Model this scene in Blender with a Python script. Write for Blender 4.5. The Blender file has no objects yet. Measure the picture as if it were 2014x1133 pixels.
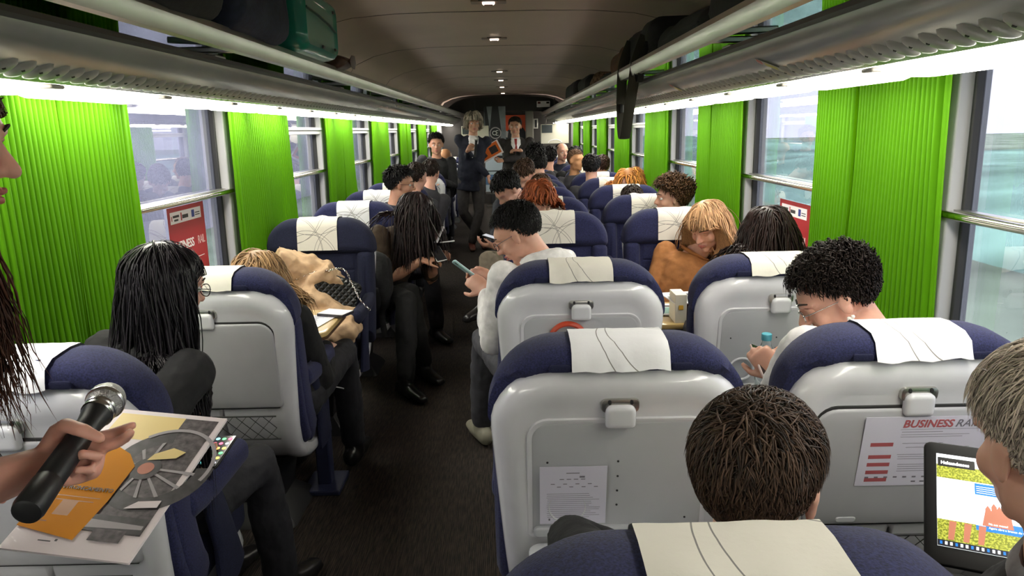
import bpy, bmesh, math, random
import numpy as np
from mathutils import Vector, Matrix, noise as mnoise

# ---------------------------------------------------------------- camera, world, light, exposure
SC = bpy.context.scene
COL = SC.collection
PI = math.pi
random.seed(7); RNG = np.random.default_rng(7)

F_PX, CX, CY, CAMZ = 1455.0, 1007.0, 566.5, 1.5
TH = math.atan((566.5-256)/F_PX); RO = 0.02
_F = Vector((0, math.cos(TH), -math.sin(TH))); _R = Vector((1, 0, 0)); _U = Vector((0, math.sin(TH), math.cos(TH)))
CR = _R*math.cos(RO)-_U*math.sin(RO); CU = _R*math.sin(RO)+_U*math.cos(RO)
cam_d = bpy.data.cameras.new('camera'); cam_d.sensor_width = 36; cam_d.lens = F_PX/2014*36
cam_d.clip_start = .02; cam_d.clip_end = 500
cam = bpy.data.objects.new('camera', cam_d); COL.objects.link(cam)
cam.matrix_world = Matrix(((CR.x, CU.x, -_F.x, 0), (CR.y, CU.y, -_F.y, 0), (CR.z, CU.z, -_F.z, CAMZ), (0, 0, 0, 1)))
SC.camera = cam

W = bpy.data.worlds.new('sky'); SC.world = W; W.use_nodes = True
wn = W.node_tree.nodes; wl = W.node_tree.links
bg = wn['Background']
tc = wn.new('ShaderNodeTexCoord'); sx = wn.new('ShaderNodeSeparateXYZ'); rp = wn.new('ShaderNodeValToRGB')
wl.new(tc.outputs['Generated'], sx.inputs[0]); wl.new(sx.outputs['Z'], rp.inputs[0]); wl.new(rp.outputs[0], bg.inputs[0])
rp.color_ramp.elements[0].position = 0.0; rp.color_ramp.elements[0].color = (.62, .66, .72, 1)
rp.color_ramp.elements[1].position = .5; rp.color_ramp.elements[1].color = (.92, .95, 1, 1)
bg.inputs[1].default_value = 4.4
SC.view_settings.view_transform = 'Standard'; SC.view_settings.look = 'None'
SC.view_settings.gamma = 1; SC.view_settings.use_curve_mapping = False
SC.view_settings.exposure = 0.8
LAMP_POWER = 12.0          # emission of the long diffusers under the racks

# ---------------------------------------------------------------- helpers
def at(px, py, Y):
    """Point at distance Y down the coach that the photograph shows at (px, py)."""
    d = _F + CR*((px-CX)/F_PX) + CU*((CY-py)/F_PX)
    k = Y/d.y
    return Vector((d.x*k, Y, CAMZ+d.z*k))

MATS = {}
def mat(name, col, rough=.5, metal=0, noise=None, bump=None, spec=.5, trans=0, coat=0, emis=None, sheen=0, island=0, ior=1.45, sss=0, alpha=1):
    if name in MATS: return MATS[name]
    m = bpy.data.materials.new(name); m.use_nodes = True; MATS[name] = m
    nt = m.node_tree; N = nt.nodes; L = nt.links; b = N['Principled BSDF']
    c = (col[0], col[1], col[2], 1)
    b.inputs['Base Color'].default_value = c; b.inputs['Roughness'].default_value = rough
    b.inputs['Metallic'].default_value = metal; b.inputs['Specular IOR Level'].default_value = spec
    b.inputs['Transmission Weight'].default_value = trans; b.inputs['Coat Weight'].default_value = coat
    b.inputs['IOR'].default_value = ior
    if sheen: b.inputs['Sheen Weight'].default_value = sheen
    if alpha < 1: b.inputs['Alpha'].default_value = alpha
    if sss:
        b.inputs['Subsurface Weight'].default_value = sss; b.inputs['Subsurface Radius'].default_value = (1, .35, .2); b.inputs['Subsurface Scale'].default_value = .006
    if emis: b.inputs['Emission Color'].default_value = (*emis[0], 1); b.inputs['Emission Strength'].default_value = emis[1]
    t = N.new('ShaderNodeTexCoord')
    last = None
    if noise:
        n = N.new('ShaderNodeTexNoise'); n.inputs['Scale'].default_value = noise[0]; n.inputs['Detail'].default_value = 4
        L.new(t.outputs['Object'], n.inputs['Vector'])
        r = N.new('ShaderNodeValToRGB'); a = noise[1]
        r.color_ramp.elements[0].position = .3; r.color_ramp.elements[1].position = .7
        r.color_ramp.elements[0].color = (*[v*(1-a) for v in col], 1); r.color_ramp.elements[1].color = (*[min(1, v*(1+a)) for v in col], 1)
        L.new(n.outputs[0], r.inputs[0]); last = r.outputs[0]; L.new(last, b.inputs['Base Color'])
    if island:
        g = N.new('ShaderNodeNewGeometry'); r = N.new('ShaderNodeValToRGB'); a = island
        r.color_ramp.elements[0].color = (*[v*(1-a) for v in col], 1); r.color_ramp.elements[1].color = (*[min(1, v*(1+a)) for v in col], 1)
        L.new(g.outputs['Random Per Island'], r.inputs[0]); L.new(r.outputs[0], b.inputs['Base Color'])
    if bump:
        n = N.new('ShaderNodeTexNoise'); n.inputs['Scale'].default_value = bump[0]; n.inputs['Detail'].default_value = 3
        L.new(t.outputs['Object'], n.inputs['Vector'])
        bp = N.new('ShaderNodeBump'); bp.inputs['Strength'].default_value = bump[1]; bp.inputs['Distance'].default_value = bump[2] if len(bump) > 2 else .002
        L.new(n.outputs[0], bp.inputs['Height']); L.new(bp.outputs[0], b.inputs['Normal'])
    return m

def tag(o, label=None, cat=None, group=None, kind=None):
    if label: o['label'] = label
    if cat: o['category'] = cat
    if group: o['group'] = group
    if kind: o['kind'] = kind
    return o
def empty(name, loc, label, cat, group=None, rz=0):
    o = bpy.data.objects.new(name, None); COL.objects.link(o); o.location = loc; o.rotation_euler.z = rz
    o.empty_display_size = .1
    return tag(o, label, cat, group)
def copy_tree(o, parent=None):
    c = o.copy(); COL.objects.link(c); c.parent = parent
    for ch in [q for q in bpy.data.objects if q.parent == o]: copy_tree(ch, c)
    return c

class MB:
    """collects shapes, build() links them as one mesh object"""
    def __init__(s): s.v = []; s.f = []; s.m = []; s.uv = None
    def add(s, V, F, mi=0):
        o = len(s.v); s.v += [tuple(p) for p in V]; s.f += [tuple(i+o for i in f) for f in F]; s.m += [mi]*len(F); return s
    def box(s, c, d, mi=0, R=None):
        c = Vector(c); P = []
        for z in (-1, 1):
            for y in (-1, 1):
                for x in (-1, 1):
                    p = Vector((x*d[0]/2, y*d[1]/2, z*d[2]/2)); P.append(c+(R@p if R else p))
        return s.add(P, [(0, 2, 3, 1), (4, 5, 7, 6), (0, 1, 5, 4), (2, 6, 7, 3), (0, 4, 6, 2), (1, 3, 7, 5)], mi)
    def rings(s, RR, mi=0, close=True, cap=True):
        n = len(RR[0]); V = [p for r in RR for p in r]; F = []
        for i in range(len(RR)-1):
            for j in range(n if close else n-1):
                k = (j+1) % n
                F.append((i*n+j, i*n+k, (i+1)*n+k, (i+1)*n+j))
        if cap: F.append(tuple(range(n-1, -1, -1))); F.append(tuple((len(RR)-1)*n+j for j in range(n)))
        return s.add(V, F, mi)
    def tube(s, P, r, n=8, mi=0, right=None, round_=False):
        """P points, r radius / list / list of (a,b) with a along `right`"""
        P = [Vector(p) for p in P]
        if not isinstance(r, (list, tuple)): r = [r]*len(P)
        r = [(q, q) if not isinstance(q, (tuple, list)) else q for q in r]
        if round_:
            d0 = (P[0]-P[1]).normalized(); d1 = (P[-1]-P[-2]).normalized(); a0, a1 = r[0], r[-1]
            m0 = max(min(a0), 1e-4); m1 = max(min(a1), 1e-4)
            pre = [(P[0]+d0*m0*math.sin(t), (a0[0]*math.cos(t), a0[1]*math.cos(t))) for t in (1.45, 1.0, .5)]
            post = [(P[-1]+d1*m1*math.sin(t), (a1[0]*math.cos(t), a1[1]*math.cos(t))) for t in (.5, 1.0, 1.45)]
            P = [q[0] for q in pre]+P+[q[0] for q in post]; r = [q[1] for q in pre]+r+[q[1] for q in post]
        u = Vector(right) if right is not None else None; RR = []
        for i, p in enumerate(P):
            t = (P[min(i+1, len(P)-1)]-P[max(i-1, 0)]).normalized()
            if u is None: u = t.orthogonal()
            u = (u-t*u.dot(t))
            if u.length < 1e-6: u = t.orthogonal()
            u = u.normalized(); w = t.cross(u)
            RR.append([p+u*(r[i][0]*math.cos(a))+w*(r[i][1]*math.sin(a)) for a in [2*PI*k/n for k in range(n)]])
            if right is not None: u = Vector(right)
        return s.rings(RR, mi)
    def ball(s, c, r, n=12, mi=0, R=None):
        c = Vector(c)
        if not isinstance(r, (list, tuple)): r = (r, r, r)
        RR = []
        for i in range(1, n):
            a = PI*i/n-PI/2
            ring = [Vector((r[0]*math.cos(a)*math.cos(t), r[1]*math.cos(a)*math.sin(t), r[2]*math.sin(a))) for t in [2*PI*k/(n*2-4) for k in range(n*2-4)]]
            RR.append([c+(R@p if R else p) for p in ring])
        return s.rings(RR, mi)
    def quad(s, P, mi=0): return s.add(P, [tuple(range(len(P)))], mi)
    def build(s, name, mats, parent=None, angle=40, sub=0, bevel=0, remesh=0, smooth=0, solid=0, loc=None):
        me = bpy.data.meshes.new(name); me.from_pydata(s.v, [], s.f)
        mats = mats if isinstance(mats, (list, tuple)) else [mats]
        for m in mats: me.materials.append(m)
        me.polygons.foreach_set('material_index', s.m); me.polygons.foreach_set('use_smooth', [True]*len(s.f))
        bm = bmesh.new(); bm.from_mesh(me)
        if remesh or bevel or sub or angle < 180:
            bmesh.ops.recalc_face_normals(bm, faces=bm.faces)
        for e in bm.edges:
            if len(e.link_faces) == 2 and e.calc_face_angle(0) > math.radians(angle): e.smooth = False
        bm.to_mesh(me); bm.free()
        o = bpy.data.objects.new(name, me); COL.objects.link(o); o.parent = parent
        if loc: o.location = loc
        if remesh:
            q = o.modifiers.new('remesh', 'REMESH'); q.mode = 'VOXEL'; q.voxel_size = remesh; q.use_smooth_shade = True
            if smooth: w = o.modifiers.new('smooth', 'SMOOTH'); w.iterations = smooth; w.factor = .5
        if bevel:
            q = o.modifiers.new('bevel', 'BEVEL'); q.width = bevel; q.segments = 3; q.limit_method = 'ANGLE'; q.angle_limit = math.radians(35)
        if sub: q = o.modifiers.new('sub', 'SUBSURF'); q.levels = sub; q.render_levels = sub
        if solid: q = o.modifiers.new('solid', 'SOLIDIFY'); q.thickness = solid
        return o

def wrinkle(o, strength, size, seed=0):
    t = bpy.data.textures.new('folds', 'CLOUDS'); t.noise_scale = size; t.noise_depth = 2
    q = o.modifiers.new('folds', 'DISPLACE'); q.texture = t; q.strength = strength; q.mid_level = .5; q.texture_coords = 'LOCAL'
    return o
def rr(w, h, rt, rb, n=6, m=6):
    """rounded rectangle outline, centre 0, counter-clockwise from lower right"""
    rb = max(min(rb, w/2-1e-4, h/2-1e-4), 1e-4); rt = max(min(rt, w/2-1e-4, h-rb-1e-4), 1e-4)
    P = []
    C = [(w/2-rb, -h/2+rb, rb, -PI/2), (w/2-rt, h/2-rt, rt, 0), (-w/2+rt, h/2-rt, rt, PI/2), (-w/2+rb, -h/2+rb, rb, PI)]
    for i, (cx, cy, r, a) in enumerate(C):
        for k in range(n+1):
            t = a+PI/2*k/n; P.append((cx+r*math.cos(t), cy+r*math.sin(t)))
        nx = C[(i+1) % 4]; e = (nx[0]+nx[2]*math.cos(nx[3]), nx[1]+nx[2]*math.sin(nx[3])); q = P[-1]
        for k in range(1, m): P.append((q[0]+(e[0]-q[0])*k/m, q[1]+(e[1]-q[1])*k/m))
    return P
def panel(mb, w, h, rt, rb, prof, fn, mi=0, n=6, m=6, cap0=True, cap1=True):
    """loft of inset rounded rectangles; prof = (inset, depth[, shift])"""
    q = min(w, h)/2
    pr = list(prof)
    if cap0:
        i0 = pr[0][0]; pr = [(i0+(q*.97-i0)*t,)+tuple(pr[0][1:]) for t in (1, .8, .6, .4, .2)]+pr
    if cap1:
        i1 = pr[-1][0]; pr = pr+[(i1+(q*.97-i1)*t,)+tuple(pr[-1][1:]) for t in (.2, .4, .6, .8, 1)]
    RR = []
    for p in pr:
        i, d = p[0], p[1]; sh = p[2] if len(p) > 2 else 0
        RR.append([fn(x, y+sh, d) for x, y in rr(w-2*i, h-2*i, max(rt-i, .006), max(rb-i, .006), n, m)])
    return mb.rings(RR, mi)
def pillow(t, e, k=5):
    """profile of a rounded slab of thickness t with edge radius e"""
    P = []
    for j in range(k+1):
        a = PI/2*j/k; P.append((e-e*math.sin(a), -t/2+e-e*math.cos(a)))
    for j in range(k+1):
        a = PI/2*j/k; P.append((e-e*math.cos(a), t/2-e+e*math.sin(a)))
    return P
def xyz(c, ax=None):
    c = Vector(c)
    if ax is None: return lambda x, y, d: c+Vector((x, y, d))
    X, Y, D = [Vector(a) for a in ax]
    return lambda x, y, d: c+X*x+Y*y+D*d

def text_mesh(s, size, mi_mat, name='lettering', shear=0, bold=0, font_align='LEFT', parent=None, M=None, space=1):
    cu = bpy.data.curves.new('t', 'FONT'); cu.body = s; cu.size = size; cu.shear = shear; cu.offset = bold; cu.align_x = font_align
    cu.extrude = .0003; cu.space_character = space; cu.resolution_u = 3
    to = bpy.data.objects.new('t', cu)
    COL.objects.link(to)
    dg = bpy.context.evaluated_depsgraph_get(); dg.update()
    me = bpy.data.meshes.new_from_object(to.evaluated_get(dg))
    COL.objects.unlink(to); bpy.data.objects.remove(to)
    me.materials.clear(); me.materials.append(mi_mat)
    o = bpy.data.objects.new(name, me); COL.objects.link(o); o.parent = parent
    if M is not None: o.matrix_local = M
    return o
def frame(o, X, Y):
    """matrix with origin o, x axis X, y axis ~Y"""
    X = Vector(X).normalized(); Z = X.cross(Vector(Y)).normalized(); Yn = Z.cross(X)
    return Matrix(((X.x, Yn.x, Z.x, o[0]), (X.y, Yn.y, Z.y, o[1]), (X.z, Yn.z, Z.z, o[2]), (0, 0, 0, 1)))

# ---------------------------------------------------------------- materials
white = mat('glossy_white_plastic', (.66, .66, .69), .22, coat=.4, noise=(14, .03))
grey_pl = mat('grey_plastic', (.43, .43, .45), .38, noise=(10, .04))
inner_pl = mat('tray_plastic', (.47, .48, .50), .4, noise=(10, .03))
seam = mat('dark_seam', (.02, .02, .02), .6)
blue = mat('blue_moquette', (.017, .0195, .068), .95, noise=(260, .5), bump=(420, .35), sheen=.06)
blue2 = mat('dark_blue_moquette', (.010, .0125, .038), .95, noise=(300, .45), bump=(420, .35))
blackpl = mat('black_plastic', (.012, .012, .013), .45)
blackfab = mat('black_fabric', (.010, .010, .011), .85, noise=(60, .4), bump=(120, .4))
navyfab = mat('navy_fabric', (.012, .015, .035), .8, noise=(60, .3), bump=(100, .4))
chrome = mat('chrome', (.75, .72, .66), .18, 1)
alu = mat('brushed_aluminium', (.50, .49, .46), .32, 1, noise=(4, .1))
frame_w = mat('window_frame_paint', (.40, .40, .41), .4)
wall_m = mat('wall_laminate', (.30, .30, .31), .5, noise=(8, .05))
ink = mat('ink', (.03, .03, .035), .6)
paper = mat('paper', (.78, .77, .80), .6)
red_ink = mat('red_ink', (.45, .03, .035), .5)
white_ink = mat('white_ink', (.85, .85, .85), .5)
skin_l = mat('light_skin', (.62, .34, .25), .5, noise=(30, .06), sss=.25)
skin_m = mat('tan_skin', (.50, .26, .17), .5, noise=(30, .07), sss=.25)
lampm = mat('lamp_diffuser', (1, 1, .95), .4, emis=((1, .95, .84), LAMP_POWER))
# ---------------------------------------------------------------- coach shell
XC = -.05                                   # centre line of the coach
def mir(s, xc): return XC+s*xc
XR = -.115                                  # centre line of racks and ceiling
def mrr(s, xc): return XR+s*xc
Y0, Y1 = -4.6, 15.6
HW = 1.33
def extrude_y(mb, prof, s, y0, y1, mi=0, closed=True, step=None):
    """profile of (xc, z) swept along the coach"""
    ys = [y0, y1] if not step else list(np.arange(y0, y1, step))+[y1]
    RR = [[(mir(s, x), y, z) for x, z in prof] for y in ys]
    return mb.rings(RR, mi, close=closed, cap=closed)

# floor
fm = mat('ribbed_carpet', (.010, .008, .007), .9)
nt = fm.node_tree; N = nt.nodes; L = nt.links; b = N['Principled BSDF']
t = N.new('ShaderNodeTexCoord'); mp = N.new('ShaderNodeMapping'); mp.inputs['Scale'].default_value = (160, 14, 1)
nz = N.new('ShaderNodeTexNoise'); nz.inputs['Scale'].default_value = 1; nz.inputs['Detail'].default_value = 3
r = N.new('ShaderNodeValToRGB'); r.color_ramp.elements[0].position = .38; r.color_ramp.elements[1].position = .68
r.color_ramp.elements[0].color = (.006, .0045, .0035, 1); r.color_ramp.elements[1].color = (.045, .031, .023, 1)
L.new(t.outputs['Object'], mp.inputs[0]); L.new(mp.outputs[0], nz.inputs['Vector']); L.new(nz.outputs[0], r.inputs[0]); L.new(r.outputs[0], b.inputs['Base Color'])
wv = N.new('ShaderNodeTexWave'); wv.inputs['Scale'].default_value = 45; wv.bands_direction = 'X'; L.new(t.outputs['Object'], wv.inputs['Vector'])
bp = N.new('ShaderNodeBump'); bp.inputs['Strength'].default_value = .5; bp.inputs['Distance'].default_value = .002; L.new(wv.outputs[0], bp.inputs['Height']); L.new(bp.outputs[0], b.inputs['Normal'])
tag(MB().box((XC, 5.5, -.03), (2*HW+.3, 20.4, .06)).build('floor', fm), kind='structure')

# ceiling: flat centre, coved sides down to the racks
cm = mat('ceiling_laminate', (.66, .50, .42), .42, noise=(1.2, .08), spec=.4)
half = [(1.31, 1.86), (1.31, 1.90), (1.29, 1.98), (1.22, 2.07), (1.06, 2.14), (.86, 2.185), (.6, 2.205), (.3, 2.21), (0, 2.21)]
prof = [(-x, z) for x, z in half]+[(x, z) for x, z in half[::-1][1:]]
outer = [(x*1.05, z+.06) for x, z in prof[::-1]]
mb = MB(); RR = [[(-.085+x, y, z) for x, z in prof+outer] for y in (Y0, 0, 4, 8, 12, Y1)]
mb.rings(RR)
tag(mb.build('ceiling', cm, angle=60), kind='structure')
seam_m = mat('ceiling_joint', (.05, .038, .03), .6)
for i, y in enumerate(np.arange(1.0, 15.4, 1.87)):      # joints between the ceiling panels
    mb = MB(); pr = [(x, z-.0015) for x, z in prof[1:-1]]
    mb.rings([[(-.085+x, yy, z) for x, z in pr] for yy in (y, y+.008)], close=False, cap=False)
    tag(mb.build('trim_%d' % (i+1), seam_m, solid=.001), kind='structure')

# side walls with window openings
WIN = {}
def wall(s, name, first, n):
    """first = far edge of the first window opening"""
    mb = MB(); P = 1.87; wlen = 1.36; z0, z1 = .80, 1.80
    xin = HW
    def slab(y0, y1, za, zb):
        mb.box((mir(s, xin+.05), (y0+y1)/2, (za+zb)/2), (.1, y1-y0, zb-za))
    slab(Y0, Y1, -.0, z0); slab(Y0, Y1, z1, 2.0)
    last = Y0; wins = []
    for k in range(n):
        b_ = first+k*P; a = max(b_-wlen, Y0+.02)
        if a > last+.01: slab(last, a, z0, z1)
        last = b_; wins.append((a, b_))
    slab(last, Y1, z0, z1)
    tag(mb.build(name, wall_m, angle=30), kind='structure'); WIN[s] = wins
wall(1, 'wall_right', 2.18-1.87*3, 10)
wall(-1, 'wall_left', 1.80-1.87*3, 10)

gl = bpy.data.materials.new('window_glass'); gl.use_nodes = True
nt = gl.node_tree; N = nt.nodes; L = nt.links; N.remove(N['Principled BSDF'])
tr = N.new('ShaderNodeBsdfTransparent'); tr.inputs[0].default_value = (.52, .515, .56, 1)
gs = N.new('ShaderNodeBsdfGlossy'); gs.inputs['Roughness'].default_value = .01; gs.inputs[0].default_value = (1, 1, 1, 1)
lw = N.new('ShaderNodeLayerWeight'); lw.inputs[0].default_value = .5
pw = N.new('ShaderNodeMath'); pw.operation = 'POWER'; pw.inputs[1].default_value = 3.2; L.new(lw.outputs['Facing'], pw.inputs[0])
fr = N.new('ShaderNodeMath'); fr.operation = 'MULTIPLY_ADD'; fr.inputs[1].default_value = .75; fr.inputs[2].default_value = .07; L.new(pw.outputs[0], fr.inputs[0]); mx = N.new('ShaderNodeMixShader')
L.new(fr.outputs[0], mx.inputs[0]); L.new(tr.outputs[0], mx.inputs[1]); L.new(gs.outputs[0], mx.inputs[2]); L.new(mx.outputs[0], N['Material Output'].inputs[0])
wi = 0
for s in (-1, 1):
    for k, (a, b_) in enumerate(WIN[s]):
        wi += 1
        x = mir(s, HW); mb = MB(); c = (a+b_)/2
        r_ = empty('window_%d' % wi, (x, c, .80), None, None); r_['kind'] = 'structure'
        h = b_-a; X = lambda d: s*d
        for yy in (-h/2+.02, h/2-.02): mb.box((X(.02), yy, .5), (.07, .04, 1.0))
        for zz in (.02, .98): mb.box((X(.02), 0, zz), (.07, h, .04))
        for yy in (-h/2+.052, h/2-.052): mb.box((X(.035), yy, .5), (.03, .012, .95), 1)
        mb.build('window_frame', [frame_w, seam], r_, angle=30, bevel=.006)
        MB().box((X(.045), 0, .5), (.006, h-.06, .94)).build('glass', gl, r_)
        mb = MB().tube([(X(-.012), -h/2, .435), (X(-.012), h/2, .435)], .013, 12); mb.box((X(.02), 0, .435), (.03, h-.05, .03), 1)
        for yy in (-h/2+.05, h/2-.05): mb.tube([(X(-.012), yy, .435), (X(.04), yy, .435)], .01, 8)
        mb.build('window_bar', [chrome, alu], r_)
        if (s < 0 and k >= 5) or (s > 0 and k >= 6):
            MB().box((X(.015), 0, .72), (.05, h-.06, .045)).box((X(-.012), 0, .735), (.02, h-.06, .02)).build('transom', [frame_w], r_, bevel=.004)

# skirting and sill ledges
for s, nm in ((-1, 'left'), (1, 'right')):
    tag(MB().box((mir(s, HW-.02), 5.5, .78), (.05, 20, .03)).build('trim_ledge_'+nm, alu, bevel=.006), kind='structure')
    tag(MB().box((mir(s, HW-.04), 5.5, .07), (.08, 20, .14)).build('baseboard_'+nm, blackpl, bevel=.01), kind='structure')

# curtains
cg = mat('lime_curtain_cloth', (.090, .285, .001), .75, spec=.2)
nt = cg.node_tree; N = nt.nodes; L = nt.links; b = N['Principled BSDF']
tl = N.new('ShaderNodeBsdfTranslucent'); tl.inputs[0].default_value = (.14, .40, .0, 1); mx = N.new('ShaderNodeMixShader'); mx.inputs[0].default_value = .25
L.new(b.outputs[0], mx.inputs[1]); L.new(tl.outputs[0], mx.inputs[2]); L.new(mx.outputs[0], N['Material Output'].inputs[0])
def curtain(s, ya, yb, seed, flare=0., hem=0, zb=.50):
    """accordion pleated curtain; hem = -1/+1 puts the flat hem strip at the near / far edge"""
    rnd = random.Random(seed); w = yb-ya; pitch = .024; n = int(w/pitch)*8; rows = 20; RR = []
    ph = rnd.random()*9
    for j in range(rows+1):
        tz = j/rows; z = 1.79+(zb-1.79)*tz; ring = []
        for i in range(n+1):
            t = i/n; y = ya+w*t
            amp = .018*(.75+.45*mnoise.noise(Vector((y*6, ph, 0))))
            if hem < 0 and t < .07: amp *= .15
            if hem > 0 and t > .93: amp *= .15
            phase = i/8.+.55*mnoise.noise(Vector((y*5, ph+3, z*.8)))*(1+tz)
            f_ = phase % 1; d = amp*(1.1*math.exp(-((f_-.5)/.15)**2)*2-.9)
            d += .018*mnoise.noise(Vector((y*3.2, ph, z*.9)))*(.4+tz)+.02*mnoise.noise(Vector((y*9+tz*1.1, ph+7, .3)))*tz
            yy = y+(t-.5)*flare*tz+.012*mnoise.noise(Vector((y*4, ph+5, z*1.5)))*tz
            ring.append((mir(s, HW-.058+d), yy, z))
        RR.append(ring)
    o = MB().rings(RR, close=False, cap=False).build('curtain', cg, angle=180)
    return o
CUR = []
for s, first in ((1, 2.1), (-1, 1.72)):
    nm = 'right' if s > 0 else 'left'
    for k in range(-2, 8):
        e = first+k*1.87
        if e > 14.6: continue
        for j, (ya, yb, hem) in enumerate(((e+.0, e+.49, -1), (e+.505, e+.93, 1))):
            if yb > 15.4: continue
            if s > 0: ya, yb = (e+.0, e+.55) if j == 0 else (e+.565, e+.92)
            o = curtain(s, ya, yb, k*7+j+(50 if s > 0 else 0), flare=(.06 if (s < 0 and k == 1) else .02), hem=hem)
            CUR.append((o, s, k, j))
ordn = ['nearest', 'second', 'third', 'fourth', 'fifth', 'sixth', 'seventh', 'eighth', 'ninth', 'tenth', 'eleventh', 'twelfth', 'thirteenth', 'fourteenth', 'fifteenth', 'sixteenth']
for s in (-1, 1):
    L_ = [c for c in CUR if c[1] == s]
    for i, c in enumerate(L_):
        tag(c[0], 'bright green pleated curtain on the %s windows, %s' % ('right' if s > 0 else 'left', (ordn[i-4]+' in view') if i >= 4 else ordn[i]+' behind the viewpoint'), 'curtain', 'green pleated window curtains')

# luggage racks
glass_shelf = bpy.data.materials.new('rack_glass'); glass_shelf.use_nodes = True
nt = glass_shelf.node_tree; N = nt.nodes; L = nt.links; N.remove(N['Principled BSDF'])
tr = N.new('ShaderNodeBsdfTransparent'); tr.inputs[0].default_value = (.6, .65, .62, 1)
gs = N.new('ShaderNodeBsdfGlossy'); gs.inputs['Roughness'].default_value = .04; gs.inputs[0].default_value = (.9, .92, .9, 1)
mx = N.new('ShaderNodeMixShader'); mx.inputs[0].default_value = .78
L.new(tr.outputs[0], mx.inputs[1]); L.new(gs.outputs[0], mx.inputs[2]); L.new(mx.outputs[0], N['Material Output'].inputs[0])
pan_m = mat('rack_panel', (.36, .36, .33), .22, .35, noise=(3, .12))
dark_m = mat('rack_groove', (.035, .033, .03), .4, .3)
vent_m = mat('vent_plastic', (.30, .285, .26), .35, noise=(20, .06))
for s, nm in ((-1, 'left'), (1, 'right')):
    yA, yB = Y0+.05, 15.3
    rack = empty('luggage_rack', (mrr(s, 1.0), 7, 1.7), 'long aluminium and glass luggage rack running along the %s side above the windows' % nm, 'luggage rack', 'luggage racks over the windows')
    def sw(name, prof, m, y0=yA, y1=yB, **k):
        mb = MB(); RR = [[(mrr(s, x)-rack.location.x, y-7, z-1.7) for x, z in prof] for y in (y0, y1)]
        mb.rings(RR); return mb.build(name, m, rack, **k)
    # front rail: rounded aluminium extrusion
    sw('front_rail', [(.775, 1.80), (.785, 1.775), (.80, 1.77), (.83, 1.785), (.84, 1.80), (.825, 1.812), (.805, 1.835), (.79, 1.845), (.778, 1.84), (.772, 1.82)], alu, angle=25)
    sw('shelf_glass', [(.83, 1.797), (1.255-.065*s*-1, 1.807), (1.255+.065*s, 1.814), (.83, 1.804)], glass_shelf, angle=30)
    # beam panel, groove, underside
    sw('beam', [(.848, 1.735), (.853, 1.715), (.872, 1.69), (.90, 1.665), (.925, 1.654), (.99, 1.632), (1.0, 1.640), (1.20, 1.640), (1.17, 1.68), (1.10, 1.70), (.90, 1.722), (.885, 1.722), (.868, 1.738), (.856, 1.742)], pan_m, angle=35)
    sw('groove_strip', [(.842, 1.742), (.846, 1.732), (.862, 1.738), (.86, 1.758), (.846, 1.756)], dark_m, angle=30)
    sw('upper_channel', [(.87, 1.738), (.90, 1.724), (1.1, 1.702), (1.1, 1.706), (.90, 1.733), (.875, 1.745)], dark_m, angle=30)
    # scalloped air outlets
    mb = MB(); y = yA
    sc = 0
    ys = list(np.arange(.3, 9.5, .062))
    for y in ys:
        A = Vector((mrr(s, .902)-rack.location.x, y-7-.012, 1.664-1.7)); B = Vector((mrr(s, .972)-rack.location.x, y-7+.012, 1.639-1.7))
        mid = (A+B)/2
        ax = (B-A).normalized(); nrm = Vector((-s*.33, 0, -.94)).normalized(); yv = ax.cross(nrm)
        R = Matrix((ax, yv, nrm)).transposed()
        mb.ball(mid, (.042, .030, .012), 8, 0, R)
        mb.ball(mid+yv*.006*(1)+nrm*.010-ax*.012, (.006, .006, .004), 4, 1, R)
    mb.build('air_outlet_strip', [vent_m, dark_m], rack)
    # brackets
    for y in np.arange(-2.99, 15, 1.87):
        a = mrr(s, .80)-rack.location.x; b2 = mrr(s, 1.02)-rack.location.x
        MB().box(((a+b2)/2, y-7, 1.785-1.7), (.24, .022, .022)).box((b2-s*.14, y-7, 1.752-1.7), (.05, .09, .03)).build('bracket', alu, rack, bevel=.005)
    # lamps
    lr = 0
    for i, y in enumerate(np.arange(-4.22, 15.2, .62)):
        lm = empty('strip_lamp', (mrr(s, 1.10), y+.27, 1.63), 'glowing white strip lamp under the %s luggage rack, %s' % (nm, (ordn[i-6]+' in view') if 6 <= i < 22 else (ordn[i-22]+' of the tiny far ones' if i > 6 else ordn[i]+' behind the viewpoint')), 'lamp', 'strip lamps under the luggage racks')
        mb = MB(); panel(mb, .53, .15, .03, .03, [(.012, -.004), (.0, -.012), (.006, -.022), (.02, -.028)], lambda x, yy, d: Vector((-s*yy, x, d+.006)), n=4, m=3)
        mb.build('diffuser', lampm, lm)
        MB().box((0, .31, .0), (.16, .06, .012)).build('end_cap', vent_m, lm, bevel=.006)

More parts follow.
